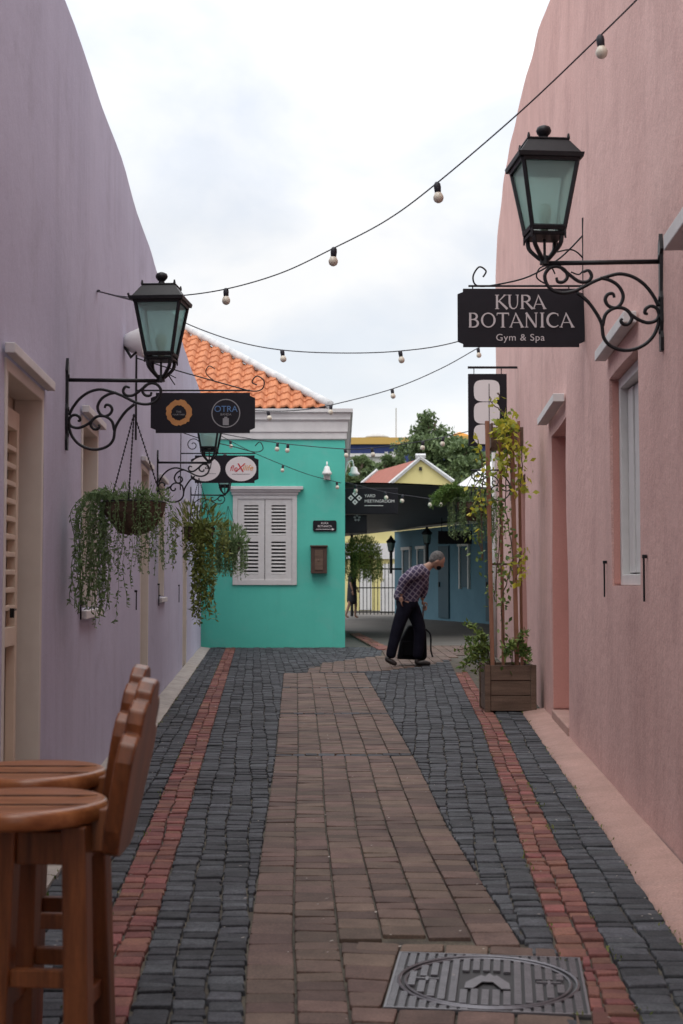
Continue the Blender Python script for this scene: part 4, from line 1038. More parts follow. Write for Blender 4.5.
# weeds in the joints
random.seed(31)
q=MB()
for _ in range(260):
    side=random.random()
    y=random.uniform(3.2,20)
    x=wl(y)+random.choice((.17,.172,.44,.005)) if side<.5 else wr(y)-random.choice((.2,.2,.44,.6))
    n_=random.randint(2,7)
    for i in range(n_): leaf(q,Vector((x+random.gauss(0,.012),y+random.gauss(0,.03),.0)),rv()+Vector((0,0,1)),rv(),random.uniform(.008,.022),.006)
for _ in range(60): leaf(q,Vector((-1.08+random.gauss(0,.02),4.85+random.gauss(0,.05),.005)),rv()+Vector((0,0,.9)),rv(),random.uniform(.015,.03),.012)
tag(q.build('joint_weeds',M['vine']),'tiny green weeds growing in the paving joints','weeds',kind='stuff')
# scattered dry leaves
q=MB()
for _ in range(420):
    y=random.uniform(3.4,16)**1.0; x=random.choice((wl(y)+random.uniform(.05,.6),wr(y)-random.uniform(.03,.62),random.uniform(-.5,.6)))
    leaf(q,Vector((x,y,.006+random.random()*.004)),Vector((random.uniform(-1,1),random.uniform(-1,1),.12)),Vector((0,0,1)),random.uniform(.006,.02),random.uniform(.005,.012))
tag(q.build('ground_litter',M['curb']),'tiny dry crumbs and leaf bits scattered over the paving','litter',kind='stuff')
# ------------------------------------------------------------------ drain cover
ca,sa=math.cos(MA),math.sin(MA)
t=thing('drain_cover','square cast iron drain cover with ribbed round lid set in the paving','drain cover',(MC.x,MC.y,0),MA)
q=MB(); q.box((-MS,-MS,-.02),(MS,MS,-.006)); q.build('base_plate',M['metaldark'],t,local=True)
q=MB()
for e0,e1 in (((-MS,-MS),(MS,-MS+.007)),((-MS,MS-.007),(MS,MS)),((-MS,-MS+.0071),(-MS+.007,MS-.0071)),((MS-.007,-MS+.0071),(MS,MS-.0071))): q.box((*e0,-.006),(*e1,.001))
R0=.257
nb=19
for i in range(nb):
    x0=-MS+.008+(2*MS-.016)*i/nb; x1=x0+(2*MS)/nb*.68; xm=(x0+x1)/2
    if abs(xm)<R0: segs=[(-MS+.008,-math.sqrt(R0*R0-xm*xm)-.008),(math.sqrt(R0*R0-xm*xm)+.008,MS-.008)]
    else: segs=[(-MS+.008,MS-.008)]
    for (s0,s1) in segs:
        if s1-s0<.01: continue
        y=s0
        while y<s1-.004: q.box((x0,y,-.004),(x1,min(y+.010,s1),.001)); y+=.0145
q.build('frame',M['metal'],t,local=True)
q=MB()
q.tube([(R0*math.cos(2*PI*i/64),R0*math.sin(2*PI*i/64),-.002) for i in range(65)],.006,6); q.tube([((R0-.02)*math.cos(2*PI*i/64),(R0-.02)*math.sin(2*PI*i/64),-.003) for i in range(65)],.005,6)
nb=15; RI=R0-.03
for i in range(nb):
    x0=-RI+(2*RI)*i/nb; x1=x0+(2*RI)/nb*.66; xm=(x0+x1)/2
    h=math.sqrt(max(0,RI*RI-xm*xm)); y=-h
    while y<h-.006:
        if not (abs(xm)<.072 and abs(y+.005)<.092) and not (abs(abs(xm)-.175)<.04 and abs(y)<.022): q.box((x0,y,-.004),(x1,min(y+.012,h),.0025))
        y+=.0155
q.build('lid',M['metal'],t,local=True)
q=MB(); q.prism([(-.065,-.085),(-.062,-.03),(-.02,.045),(-.008,.03),(.004,.065),(.018,.035),(.026,.045),(.062,-.03),(.065,-.085),(.04,-.085),(.015,-.02),(-.015,-.02),(-.04,-.085)],lambda u_,v_,d:Vector((u_,v_,d)),.001,.004)
for s_ in (-1,1): q.box((s_*.175-.035,-.004,-.004),(s_*.175+.035,.004,.003)); q.box((s_*.175-.004,-.018,-.004),(s_*.175+.004,.018,.0025))
q.build('emblem',M['metal'],t,local=True)
# ------------------------------------------------------------------ string lights
random.seed(41)
def string(label,pts,bulbs,rad=.0045,sz=1.0):
    """pts: (px,py,depth)"""
    W3=[P(*p_) for p_ in pts]; c=crom(W3,10)
    t=thing('string_lights',label,'string lights',W3[0],0,'string lights across the alley')
    q=MB(); q.tube(c,rad,6); q.build('cable',M['cable'],t,smooth=True)
    for bx in bulbs:
        # nearest path sample by projected x
        best=min(c,key=lambda p_:abs(CX+F*p_.x/(p_.y*math.cos(PITCH)+(p_.z-H)*math.sin(PITCH))-bx))
        tl=Vector((random.uniform(-.12,.25),random.uniform(-.1,.1),-1)).normalized()
        qq=MB(); a_=best; rm=tl.to_track_quat('Z','Y').to_matrix()
        def lz(prof):
            m_=MB(); m_.lathe(prof,(0,0,0),12); m_.v=[a_+rm@v for v in m_.v]; return m_
        b_=lz([(.010*sz,.040*sz),(.017*sz,.048*sz),(.0235*sz,.062*sz),(.024*sz,.072*sz),(.019*sz,.085*sz),(.008*sz,.092*sz)]).build('bulb',M['bulb'],t,smooth=True)
        lz([(.008*sz,-.004),(.015*sz,.004),(.0165*sz,.02*sz),(.0145*sz,.042*sz),(.012*sz,.046*sz)]).build('socket',M['cable'],b_,smooth=True)
string('nearest string of bulbs rising to the top right over the alley',[(95,291,7.95),(128,297,7.6),(176,296,7.2),(226,289,6.9),(281,273,6.5),(334,248,6.1),(387,220,5.8),(437,183,5.5),(520,112,5.1),(600,36,4.75),(660,-24,4.5),(743,-112,4.25)],[226,334,436,599],.0032,.9)
string('second string of bulbs passing just behind the gym sign',[(170,313,15.0),(190,325,15),(235,341,15),(282,350,15),(340,353,15),(400,351,15),(456,342,15.1),(523,318,15.25)],[282,400],.006,1.5)
string('third string of bulbs crossing in front of the white cornice',[(192,394,19.8),(230,408,19.8),(268,411,19.9),(300,410,20),(331,405,20),(392,389,20),(440,369,20),(478,348,20),(502,335,20)],[268,331,392,478],.007,1.6)
string('fourth string of bulbs sagging across below the cornice',[(205,430,22.8),(240,437,22.6),(288,444,22.4),(345,449,22),(372,448,21.7),(423,441,21.2),(470,431,20.9),(497,424,20.6)],[277,290,345,372,423,443],.007,1.6)
string('fifth string of bulbs slanting down across the turquoise wall',[(206,428,22.9),(223,437,23),(250,451,23.3),(283,465,23.5),(310,475,23.6),(341,483,23.8)],[229,283,337],.006,1.4)
string('farthest string of bulbs hanging in front of the dark canopy',[(345,482,26),(356,485,26),(385,492,26),(410,496,26),(438,499,26),(462,494,26),(500,484,26)],[356,385,403,430,440],.008,1.7)
# hook with double wire at the first string
t=thing('wire_anchor','iron eye bolt with guy wire on the lilac wall','anchor',P(95,291,7.95)); q=MB(); q.tube([P(93,291,7.99),P(99,291,7.9)],.008,6); q.tube([P(97,291,7.9),P(132,300,7.1)],.0045,6); q.tube([P(130,299,7.1),P(128,293,7.1)],.006,6); q.build('bolt',M['iron'],t)
# ------------------------------------------------------------------ bar stools
def stool(label,cx,cy,rz,back_rz):
    t=thing('bar_stool',label,'bar stool',(cx,cy,0),0,'wooden bar stools by the lilac wall')
    ZS=.698; rs_=.18
    q=MB(); n=40
    def ring(r,z,dish=0): return [Vector((cx+r*math.cos(2*PI*i/n)*1.02,cy+r*math.sin(2*PI*i/n),z)) for i in range(n)]
    prof=[(.02,ZS-.038),(rs_-.010,ZS-.038),(rs_-.004,ZS-.036),(rs_,ZS-.031),(rs_,ZS-.010),(rs_-.004,ZS-.003),(rs_-.012,ZS),(rs_-.03,ZS-.001),(rs_*.5,ZS-.006),(.02,ZS-.008)]
    q.lathe(prof,(cx,cy,0),n)
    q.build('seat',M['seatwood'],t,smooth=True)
    q=MB()
    for s_ in (-.06,.055): q.box((cx-rs_+.03,cy+s_-.001,ZS-.003),(cx+rs_-.03,cy+s_+.0005,ZS+.0006))
    q.build('seam',M['boxwood'],t)
    # legs
    c_,s2=math.cos(rz),math.sin(rz)
    def W(x,y,z): return Vector((cx+.066+x*c_-y*s2,cy+x*s2+y*c_,z))
    ht,hb,zt0=.072,.092,ZS-.039
    k=lambda z: hb+(ht-hb)*z/zt0
    for sx_ in (-1,1):
        for sy_ in (-1,1):
            w_=.025; q=MB()
            vs=[W(sx_*hb+dx*w_,sy_*hb+dy*w_,0) for dx,dy in ((-1,-1),(1,-1),(1,1),(-1,1))]+[W(sx_*ht+dx*w_,sy_*ht+dy*w_,zt0) for dx,dy in ((-1,-1),(1,-1),(1,1),(-1,1))]
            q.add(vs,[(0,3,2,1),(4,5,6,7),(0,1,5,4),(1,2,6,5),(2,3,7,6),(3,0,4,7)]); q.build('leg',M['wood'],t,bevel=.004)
    def bar(x0,y0,x1,y1,z,hh,w_,name):
        A=W(x0,y0,z); B=W(x1,y1,z); d=(B-A).normalized(); n_=Vector((-d.y,d.x,0))*w_
        q=MB(); q.add([A-n_+Vector((0,0,-hh)),B-n_+Vector((0,0,-hh)),B+n_+Vector((0,0,-hh)),A+n_+Vector((0,0,-hh)),A-n_+Vector((0,0,hh)),B-n_+Vector((0,0,hh)),B+n_+Vector((0,0,hh)),A+n_+Vector((0,0,hh))],[(0,3,2,1),(4,5,6,7),(0,1,5,4),(1,2,6,5),(2,3,7,6),(3,0,4,7)]); q.build(name,M['wood'],t,bevel=.003)
    z=ZS-.085; h=k(z)
    for (a0,b0,a1,b1) in ((-1,-1,1,-1),(1,-1,1,1),(1,1,-1,1),(-1,1,-1,-1)): 
        e=1-.025/h; f=lambda u,v,z_: (u*k(z_),v*k(z_))
        bar(a0*h*(e if a0!=a1 else 1),b0*h*(e if b0!=b1 else 1),a1*h*(e if a0!=a1 else 1),b1*h*(e if b0!=b1 else 1),z,.033,.011,'apron')
    for i,(a0,b0,a1,b1) in enumerate(((-1,-1,1,-1),(1,-1,1,1),(1,1,-1,1),(-1,1,-1,-1))):
        z=.355 if i%2==0 else .30; h=k(z); e=1-.025/h
        bar(a0*h*(e if a0!=a1 else 1),b0*h*(e if b0!=b1 else 1),a1*h*(e if a0!=a1 else 1),b1*h*(e if b0!=b1 else 1),z,.018,.011,'stretcher')
    # scalloped back board, leaning outwards
    half=[(.06,0),(.10,.012),(.125,.06),(.14,.12),(.152,.165),(.158,.20),(.150,.235),(.128,.252),(.108,.250),(.112,.272),(.106,.298),(.084,.316),(.056,.312),(.054,.332),(.034,.350),(0,.356)]
    out=half+[(-u,v) for u,v in half[-2::-1]]
    cb,sb=math.cos(back_rz),math.sin(back_rz); lean=.19
    def BK(u,v,d):
        x=rs_+.020+d+v*lean; y=u
        return Vector((cx+x*cb-y*sb,cy+x*sb+y*cb,ZS-.105+v-d*lean))
    q=MB(); q.prism(out,BK,-.0175,.0175); q.build('backrest',M['wood'],t,bevel=.005)
    q=MB()
    def B2(x,y,z): return Vector((cx+x*cb-y*sb,cy+x*sb+y*cb,z))
    q.add([B2(x,y,z) for z in (ZS-.1,ZS-.012) for x,y in ((rs_-.05,-.05),(rs_+.02,-.05),(rs_+.02,.05),(rs_-.05,.05))],[(0,3,2,1),(4,5,6,7),(0,1,5,4),(1,2,6,5),(2,3,7,6),(3,0,4,7)])
    q.build('back_support',M['wood'],t,bevel=.004)
    return t
stool('nearest varnished wooden bar stool with scalloped backrest',-.668,2.84,math.radians(-5),math.radians(0))
stool('farther varnished bar stool mostly hidden behind the nearest one',-.752,3.30,math.radians(-4),math.radians(0))
# ------------------------------------------------------------------ people
def skin_body(name,chains,matl,parent,extra=None,voxel=.009,smooth=True,sub=2):
    """chains: list of list of (Vector,radius); fused into one surface"""
    meshes=[]
    out=bmesh.new()
    for ch in chains:
        me=bpy.data.meshes.new('c'); me.from_pydata([c_[0] for c_ in ch],[(i,i+1) for i in range(len(ch)-1)],[])
        o=bpy.data.objects.new('c',me); COL.objects.link(o)
        o.modifiers.new('s','SKIN')
        for i,c_ in enumerate(ch):
            r_=c_[1]; me.skin_vertices[0].data[i].radius=(r_,r_) if not isinstance(r_,tuple) else r_
            me.skin_vertices[0].data[i].use_root=(i==0)
        m_=o.modifiers.new('u','SUBSURF'); m_.levels=sub; m_.render_levels=sub
        dg=bpy.context.evaluated_depsgraph_get(); dg.update(); e=bpy.data.meshes.new_from_object(o.evaluated_get(dg))
        out.from_mesh(e); bpy.data.objects.remove(o)
    if extra: extra(out)
    me=bpy.data.meshes.new(name); out.to_mesh(me); out.free()
    o=bpy.data.objects.new(name,me); COL.objects.link(o)
    r=o.modifiers.new('r','REMESH'); r.mode='VOXEL'; r.voxel_size=voxel; r.use_smooth_shade=True
    sm=o.modifiers.new('sm','SMOOTH'); sm.iterations=3; sm.factor=.5
    dg=bpy.context.evaluated_depsgraph_get(); dg.update(); e=bpy.data.meshes.new_from_object(o.evaluated_get(dg)); bpy.data.objects.remove(o)
    e.name=name; e.materials.clear(); e.materials.append(matl)
    off=Vector(parent.location) if parent else Vector((0,0,0))
    for v in e.vertices: v.co-=off
    for p_ in e.polygons: p_.use_smooth=True
    o=bpy.data.objects.new(name,e); link(o,parent); return o
def ell(c,r,rot=None):
    def f(bm):
        m_=Matrix.Translation(c)@(rot if rot else Matrix.Identity(4))@Matrix.Diagonal((*r,1)); bmesh.ops.create_icosphere(bm,subdivisions=3,radius=1,matrix=m_)
    return f
YM=18.45
t=thing('person','bent man in purple plaid shirt and dark trousers pulling a black bag','person',P(408,665,YM)*Vector((1,1,0)).to_3d() if False else Vector((P(408,665,YM).x,YM,0)))
p_=lambda x,y,dy=0: P(x,y,YM+dy)
near,far=-.17,.17
hips=p_(407,598); ch_=p_(418,575); nk=p_(429,566); hd=p_(437.5,560.5)
def hand(wr_,dirv,palmn,curl=.35):
    dirv=dirv.normalized(); side=dirv.cross(palmn).normalized(); chs=[[(wr_,.026),(wr_+dirv*.05,(.036,.02)),(wr_+dirv*.085,(.038,.018))]]
    for i,(o_,l_) in enumerate(((-.03,.065),(-.01,.078),(.011,.072),(.03,.055))):
        b0=wr_+dirv*.075+side*o_; d1=dirv; d2=(dirv+palmn*curl).normalized(); d3=(dirv+palmn*curl*2.4).normalized()
        chs.append([(b0,.010),(b0+d1*l_*.4,.0095),(b0+d1*l_*.4+d2*l_*.35,.009),(b0+d1*l_*.4+d2*l_*.35+d3*l_*.3,.008)])
    b0=wr_+dirv*.025-side*.028; chs.append([(b0,.013),(b0+(dirv-side*.8).normalized()*.04,.011),(b0+(dirv-side*.5).normalized()*.075+palmn*.012,.009)])
    return chs
nsh=p_(421,570,near); nel=p_(402.5,580,near-.05); nwr=p_(401,596,near-.04)
fsh=p_(423,571,far); fel=p_(424,589,far+.02); fwr=p_(422,601,far)
nhip=p_(407,602,-.09); fhip=p_(409,602,.09)
rk=p_(397.5,628,-.09); ra=p_(390,656,-.1); fk=p_(420,628,.09); fa=p_(417.5,657.5,.09)
body=[[(hips,.10),(p_(411,588),(.10,.12)),(ch_,(.11,.14)),(p_(425,569),.085),(nk,.055),(p_(433,563),.053)],
      [(ch_,.08),(nsh,.05),(nel,.042),(nwr,.028)],[(ch_,.08),(fsh,.05),(fel,.042),(fwr,.028)],
      [(hips,.09),(nhip,.075),(rk,.06),(ra,.04)],[(hips,.09),(fhip,.075),(fk,.06),(fa,.04)]]
body+=hand(nwr,p_(401.5,606,near-.02)-nwr,Vector((1,0,0)))+hand(fwr,Vector((.35,0,-.8)),Vector((-.4,-.6,-.2)),.8)
hdir=Vector((math.cos(math.radians(-38)),0,math.sin(math.radians(-38))))  # face direction
hup=Vector((-hdir.z,0,hdir.x)); hside=Vector((0,1,0))
rotm=Matrix((hdir,hside,hup)).transposed().to_4x4()
def head(bm):
    ell(hd,(.098,.078,.112),rotm)(bm); ell(hd+hdir*.045-hup*.055,(.055,.052,.06),rotm)(bm)
    ell(hd+hdir*.098-hup*.018,(.022,.015,.026),rotm)(bm); ell(hd+hdir*.09-hup*.058,(.014,.026,.010),rotm)(bm)
    for s_ in (-1,1): ell(hd+hside*s_*.078-hup*.015,(.02,.01,.032),rotm)(bm); ell(hd+hdir*.082+hside*s_*.032+hup*.008,(.012,.016,.009),rotm)(bm)
skin_body('body',body,M['skin'],t,head,.0085)
def hairf(bm):
    ell(hd-hdir*.026+hup*.022,(.10,.087,.105),rotm)(bm); ell(hd-hdir*.055-hup*.02,(.06,.075,.07),rotm)(bm)
skin_body('hair',[[(hd+hup*.09-hdir*.01,.03),(hd+hup*.08+hdir*.03,.03)]],M['hair'],t,hairf,.009)
# cover the lower face with a dark mask
def maskf(bm): ell(hd+hdir*.058-hup*.062,(.05,.056,.045),rotm)(bm)
skin_body('face_mask',[[(hd+hdir*.06-hup*.07,.03),(hd+hdir*.065-hup*.05,.03)]],M['bagblack'],t,maskf,.009)
shirt=[[(p_(404.5,604),(.155,.19)),(p_(406,597),(.16,.19)),(p_(410.5,587),(.165,.19)),(p_(417,576),(.16,.19)),(p_(425,569.5),(.095,.11)),(p_(428,567),.065)],
       [(ch_,.12),(nsh+Vector((-.01,0,-.01)),.10),(nel,.075),(nwr+Vector((0,0,.05)),.048),(nwr+Vector((0,0,.02)),.046)],[(ch_,.12),(fsh,.095),(fel,.07),(fwr+Vector((0,0,.03)),.044)]]
skin_body('shirt',shirt,M['plaid'],t,None,.009)
tr_=[[(p_(407,595),(.135,.16)),(p_(407,603),(.15,.17)),(p_(407,611),.15)],
     [(p_(406,602),.12),(p_(405,607,-.08),.115),(rk,.092),(p_(393,645,-.1),.078),(p_(390,659,-.1),.072)],[(p_(408,602),.12),(p_(412,607,.08),.115),(fk,.092),(p_(419,645,.09),.08),(p_(417.5,660,.09),.073)]]
skin_body('trousers',tr_,M['trouser'],t,None,.009)
for (ank,toe,dz) in ((ra,p_(397,663,-.12),0),(fa,p_(431,664.5,.09),0)):
    heel=Vector((ank.x-.03,ank.y,max(.04,ank.z-.06))); heel=Vector((ank.x-.02,ank.y,.045)) if ank is fa else Vector((ank.x-.06,ank.y,.10))
    tt=Vector((toe.x,toe.y,.032)); 
    skin_body('shoe',[[(ank,.045),(heel,.045),((heel+tt)/2+Vector((0,0,.01)),.044),(tt,.030)]],M['shoe'],t,None,.009)
# bag on wheels
c0=P(411,646,YM+.12); t=thing('trolley_bag','black trolley bag on wheels between the bent man legs','bag',(c0.x,YM+.12,0))
x0=P(396,0,YM+.2).x; x1=P(425,0,YM+.2).x
q=MB(); yb0,yb1=YM+.2,YM+.44
out=[(x0,.09),(x1-.03,.075),(x1,.12),(x1-.01,.47),(x1-.06,.55),(x0+.16,.55),(x0+.05,.36)]
q.prism(out,lambda u_,v_,d:Vector((u_,d,v_)),yb0,yb1); q.build('bag_body',M['bagblack'],t,bevel=.02)
q=MB(); q.prism([(x0+.06,.14),(x1-.06,.13),(x1-.06,.34),(x0+.06,.34)],lambda u_,v_,d:Vector((u_,d,v_)),yb0-.04,yb0-.001); q.build('pocket',M['bagblack'],t,bevel=.012)
for yy in (yb0+.02,yb1-.05):
    q=MB(); q.lathe([(.008,0),(.045,0),(.05,.008),(.05,.024),(.045,.03),(.008,.03)],(x1-.09,yy,.05),16,'y'); q.build('wheel',M['shoe'],t,smooth=False)
hz=fwr+Vector((.02,.03,-.07))
q=MB(); q.tube([(x1-.07,yb0+.05,.5),Vector((hz.x+.01,YM+.22,hz.z))],.009,6); q.tube([(x1-.07,yb1-.05,.5),Vector((hz.x+.01,YM+.36,hz.z))],.009,6); q.tube([Vector((hz.x,YM+.12,hz.z)),Vector((hz.x,YM+.37,hz.z))],.014,8); q.build('handle',M['metal'],t)
q=MB(); q.tube(crom([(x1-.02,yb0,.5),(x1+.045,yb0-.02,.42),(x1+.05,yb0-.02,.22),(x1+.075,yb0-.02,.12)],5),.012,5); q.build('strap',M['bagblack'],t)
# far walking person
YF=42.5; b0=P(352,618,YF); gx=b0.x
t=thing('person','distant person in dark clothes walking by the iron gate','person',(gx,YF,0))
V=lambda x,z,y=0: Vector((gx+x,YF+y,z))
body=[[(V(0,.95),.12),(V(.0,1.15),.12),(V(.02,1.38),.12),(V(.03,1.5),.055),(V(.04,1.58),.05)],
 [(V(.02,1.4),.07),(V(0,1.37,-.18),.055),(V(-.05,1.12,-.22),.04),(V(.02,.88,-.22),.03)],[(V(.02,1.4),.07),(V(0,1.37,.18),.055),(V(.06,1.12,.22),.04),(V(.16,.95,.22),.03)],
 [(V(0,.93),.1),(V(0,.88,-.09),.09),(V(-.08,.48,-.09),.055),(V(-.2,.1,-.09),.038),(V(-.1,.04,-.09),.035)],[(V(0,.93),.1),(V(0,.88,.09),.09),(V(.12,.48,.09),.055),(V(.1,.08,.09),.038),(V(.2,.03,.09),.035)]]
body+=hand(V(.02,.88,-.22),Vector((.1,0,-1)),Vector((0,1,0)))+hand(V(.16,.95,.22),Vector((.4,0,-1)),Vector((0,-1,0)))
def hf(bm):
    h=V(.06,1.66); ell(h,(.095,.075,.115))(bm); ell(h+Vector((.09,0,-.01)),(.02,.014,.022))(bm); ell(h+Vector((.04,0,-.06)),(.05,.05,.05))(bm)
    for s_ in (-1,1): ell(h+Vector((0,s_*.075,0)),(.02,.01,.03))(bm)
skin_body('body',body,M['skin'],t,hf,.012)
def hh(bm): ell(V(.045,1.69),(.1,.085,.11))(bm)
skin_body('hair',[[(V(.0,1.66),.05),(V(-.02,1.6),.05)]],M['shoe'],t,hh,.012)
skin_body('dress',[[(V(.02,1.48),.08),(V(.02,1.38),(.15,.18)),(V(0,1.15),(.14,.16)),(V(0,.95),(.16,.19)),(V(0,.7),(.17,.2)),(V(0,.42),(.2,.2))],[(V(.02,1.4),.09),(V(0,1.37,-.18),.075),(V(-.05,1.12,-.22),.06)],[(V(.02,1.4),.09),(V(0,1.37,.18),.075),(V(.06,1.12,.22),.06)]],M['darkdress'],t,None,.012)
# ------------------------------------------------------------------ background buildings
random.seed(51)
A=Vector((1.80,45.8,0)); B=Vector((3.95,38.8,0)); d=(B-A).normalized(); B=A+d*15; nrm=Vector((d.y,-d.x,0)); 
if nrm.x>0: nrm=-nrm
def BW(s,o,z): return A+d*s+nrm*o+Vector((0,0,z))
def bbox(q,s0,s1,o0,o1,z0_,z1_):
    q.add([BW(s0,o0,z0_),BW(s1,o0,z0_),BW(s1,o1,z0_),BW(s0,o1,z0_),BW(s0,o0,z1_),BW(s1,o0,z1_),BW(s1,o1,z1_),BW(s0,o1,z1_)],[(0,3,2,1),(4,5,6,7),(0,1,5,4),(1,2,6,5),(2,3,7,6),(3,0,4,7)])
t=thing('blue_house','long low light blue house with dark blue doors beyond the plaza','house',A)
q=MB(); bbox(q,0,15,-5,0,-.05,2.85); q.build('wall',M['blue'],t)
q=MB(); q.add([BW(-.1,.1,2.86),BW(15,.1,2.86),BW(15,-2.5,3.4),BW(-.1,-2.5,3.4),BW(-.1,.1,2.93),BW(15,.1,2.93),BW(15,-2.5,3.47),BW(-.1,-2.5,3.47)],[(0,3,2,1),(4,5,6,7),(0,1,5,4),(1,2,6,5),(2,3,7,6),(3,0,4,7)]); q.build('roof',M['concrete'],t)
for s_ in (4.2,7.9,11.4):
    q=MB(); bbox(q,s_,s_+.85,.004,.05,.05,2.25); dd=q.build('door',M['bluedark'],t); q=MB(); bbox(q,s_+.1,s_+.15,.051,.09,1.0,1.15); q.build('handle',M['iron'],dd)
for s_ in (1.0,2.4,6.0,9.6):
    q=MB(); bbox(q,s_,s_+.6,.004,.04,1.0,2.15); dd=q.build('window',M['bluedark'],t)
    q=MB(); bbox(q,s_-.08,s_-.002,.004,.07,.95,2.2); bbox(q,s_+.602,s_+.68,.004,.07,.95,2.2); bbox(q,s_-.12,s_+.72,.004,.1,2.205,2.3); q.build('frame',M['shutter'],dd)
for (px_,py_,y_,nm) in ((391,546,44,'small black lantern on the left end of the blue house'),(427,538,40,'black post lantern before the blue house door')):
    c=P(px_,py_,y_); tt=thing('wall_lantern',nm,'lantern',(c.x,y_,c.z-.4))
    q=MB(); q.lathe([(.05,-.2),(.09,-.18),(.14,.12),(.17,.14),(.06,.26),(.02,.34)],c,4); q.build('frame',M['iron'],tt)
    q=MB(); q.lathe([(.08,-.15),(.135,.1)],c+Vector((0,-.03,0)),4); q.build('pane',M['glass'],tt)
    q=MB(); q.tube([c+Vector((0,0,-.2)),c+Vector((0,0,-.9))],.05,6); q.tube([c+Vector((0,0,-.75)),c+Vector((.35,.1,-.75))],.03,6); q.build('bracket',M['iron'],tt)
# dark wall sign on the blue house
a=P(438,531,36.5); b2=P(472,544,36.5); t=thing('shop_sign','dark sign board hanging before the blue house','sign',(a.x,36.5,b2.z)); q=MB(); q.box((a.x,36.48,b2.z),(b2.x,36.53,a.z)); q.build('board',M['signblack'],t,bevel=.01)
q=MB(); q.tube([(a.x+.1,36.5,a.z-.01),(a.x+.1,36.5,a.z+.35)],.012,5); q.tube([(b2.x-.1,36.5,a.z-.01),(b2.x-.1,36.5,a.z+.3)],.012,5); q.build('hanger',M['iron'],t)
# canopy
zc=P(400,486,28).z
t=thing('shade_canopy','large dark shade canopy stretched over the far end of the alley','canopy',(2,28,0))
q=MB(); nn=10
cn=[Vector((.07,27.6,P(345,484,27.6).z)),P(620,491,27.6),Vector((9.5,42,3.5)),Vector((.10,46,2.72))]
for layer in (0,.03):
    base=len(q.v)
    for i in range(nn+1):
        for j in range(nn+1):
            u_,v_=i/nn,j/nn; pt=(cn[0]*(1-u_)+cn[1]*u_)*(1-v_)+(cn[3]*(1-u_)+cn[2]*u_)*v_
            pt=pt+Vector((0,0,-.10*math.sin(PI*u_)*math.sin(PI*v_)+.02*math.sin(u_*9+v_*5)+layer)); q.v.append(pt)
    for i in range(nn):
        for j in range(nn):
            a_=base+i*(nn+1)+j; q.f.append((a_,a_+1,a_+nn+2,a_+nn+1))
q.build('cloth',M['canvas'],t,smooth=True)
for pp in (Vector((5.5,28.5,0)),Vector((9,41.5,0)),Vector((.35,45.5,0))):
    q=MB(); q.tube([pp,pp+Vector((0,0,3.1 if pp.x>1 else 2.9))],.05,8); q.build('post',M['iron'],t)
a=P(345,488,27.4); b2=P(398,514,27.4)
t=thing('meeting_room_sign','dark sign with white knot emblem and lettering under the canopy edge','sign',(a.x,27.4,b2.z)); q=MB(); q.box((a.x,27.38,b2.z),(b2.x,27.43,a.z)); q.build('board',M['signblack'],t,bevel=.01)
u=27.4/F; c=P(355,498,27.4); q=MB()
for k_ in range(4):
    an=PI/4+k_*PI/2; o_=[(c.x+4.2*u*math.cos(PI/2*k_)+2.9*u*math.cos(PI/2*j+0),c.z+4.2*u*math.sin(PI/2*k_)+2.9*u*math.sin(PI/2*j+0)) for j in range(4)]
    i_=[(c.x+4.2*u*math.cos(PI/2*k_)+1.0*u*math.cos(PI/2*j),c.z+4.2*u*math.sin(PI/2*k_)+1.0*u*math.sin(PI/2*j)) for j in range(4)]
    q.add([(x,27.376,z) for x,z in o_+i_],[(j,(j+1)%4,4+(j+1)%4,4+j) for j in range(4)])
q.build('emblem',M['signwhite'],t)
def ltext(n_,txt,s,x,z): 
    tm=textmesh(txt,s,1,'LEFT'); qq=MB(); qq.v=[Vector((x+v.x,27.375-v.z,z+v.y)) for v in tm.v]; qq.f=tm.f; qq.build(n_,M['signwhite'],t)
xx=P(364,0,27.4).x; ltext('lettering','YARD',.085,xx,P(0,497.3,27.4).z); ltext('lettering','MEETINGROOM',.085,xx,P(0,502.6,27.4).z)
q=MB(); q.box((xx,27.374,P(0,506,27.4).z),(xx+.38,27.378,P(0,505.4,27.4).z)); q.build('underline',M['signwhite'],t)
a=P(345,515,27.5); b2=P(367,533,27.5)
t=thing('small_hanging_sign','small dark sign with faint emblem below the meeting room sign','sign',(a.x,27.5,b2.z)); q=MB(); q.box((a.x,27.48,b2.z),(b2.x,27.52,a.z)); q.build('board',M['signblack'],t,bevel=.01)
q=MB(); c=P(357,518,27.5); 
for k_ in range(5): an=2*PI*k_/5+PI/2; q.add([(c.x+.05*math.cos(an)-.03,27.476,c.z+.05*math.sin(an)),(c.x+.05*math.cos(an),27.476,c.z+.05*math.sin(an)-.03),(c.x+.05*math.cos(an)+.03,27.476,c.z+.05*math.sin(an)),(c.x+.05*math.cos(an),27.476,c.z+.05*math.sin(an)+.03)],[(0,1,2,3)])
q.build('emblem',M['greyink'],t)
# iron gate
YG=46.5; x0=P(352,0,YG).x; x1=P(397,0,YG).x
t=thing('iron_gate','black iron bar gate in front of the low yellow house','gate',((x0+x1)/2,YG,0))
x=x0; 
while x<x1: 
    q=MB(); q.tube([(x,YG,.03),(x,YG,1.75)],.014,5); q.tube([(x,YG,1.75),(x,YG,1.85)],[.024,.004],5); q.build('bar',M['iron'],t); x+=.125
for z in (.12,.95,1.6): 
    q=MB(); q.box((x0,YG-.02,z-.02),(x1,YG+.02,z+.02)); q.build('rail',M['iron'],t)
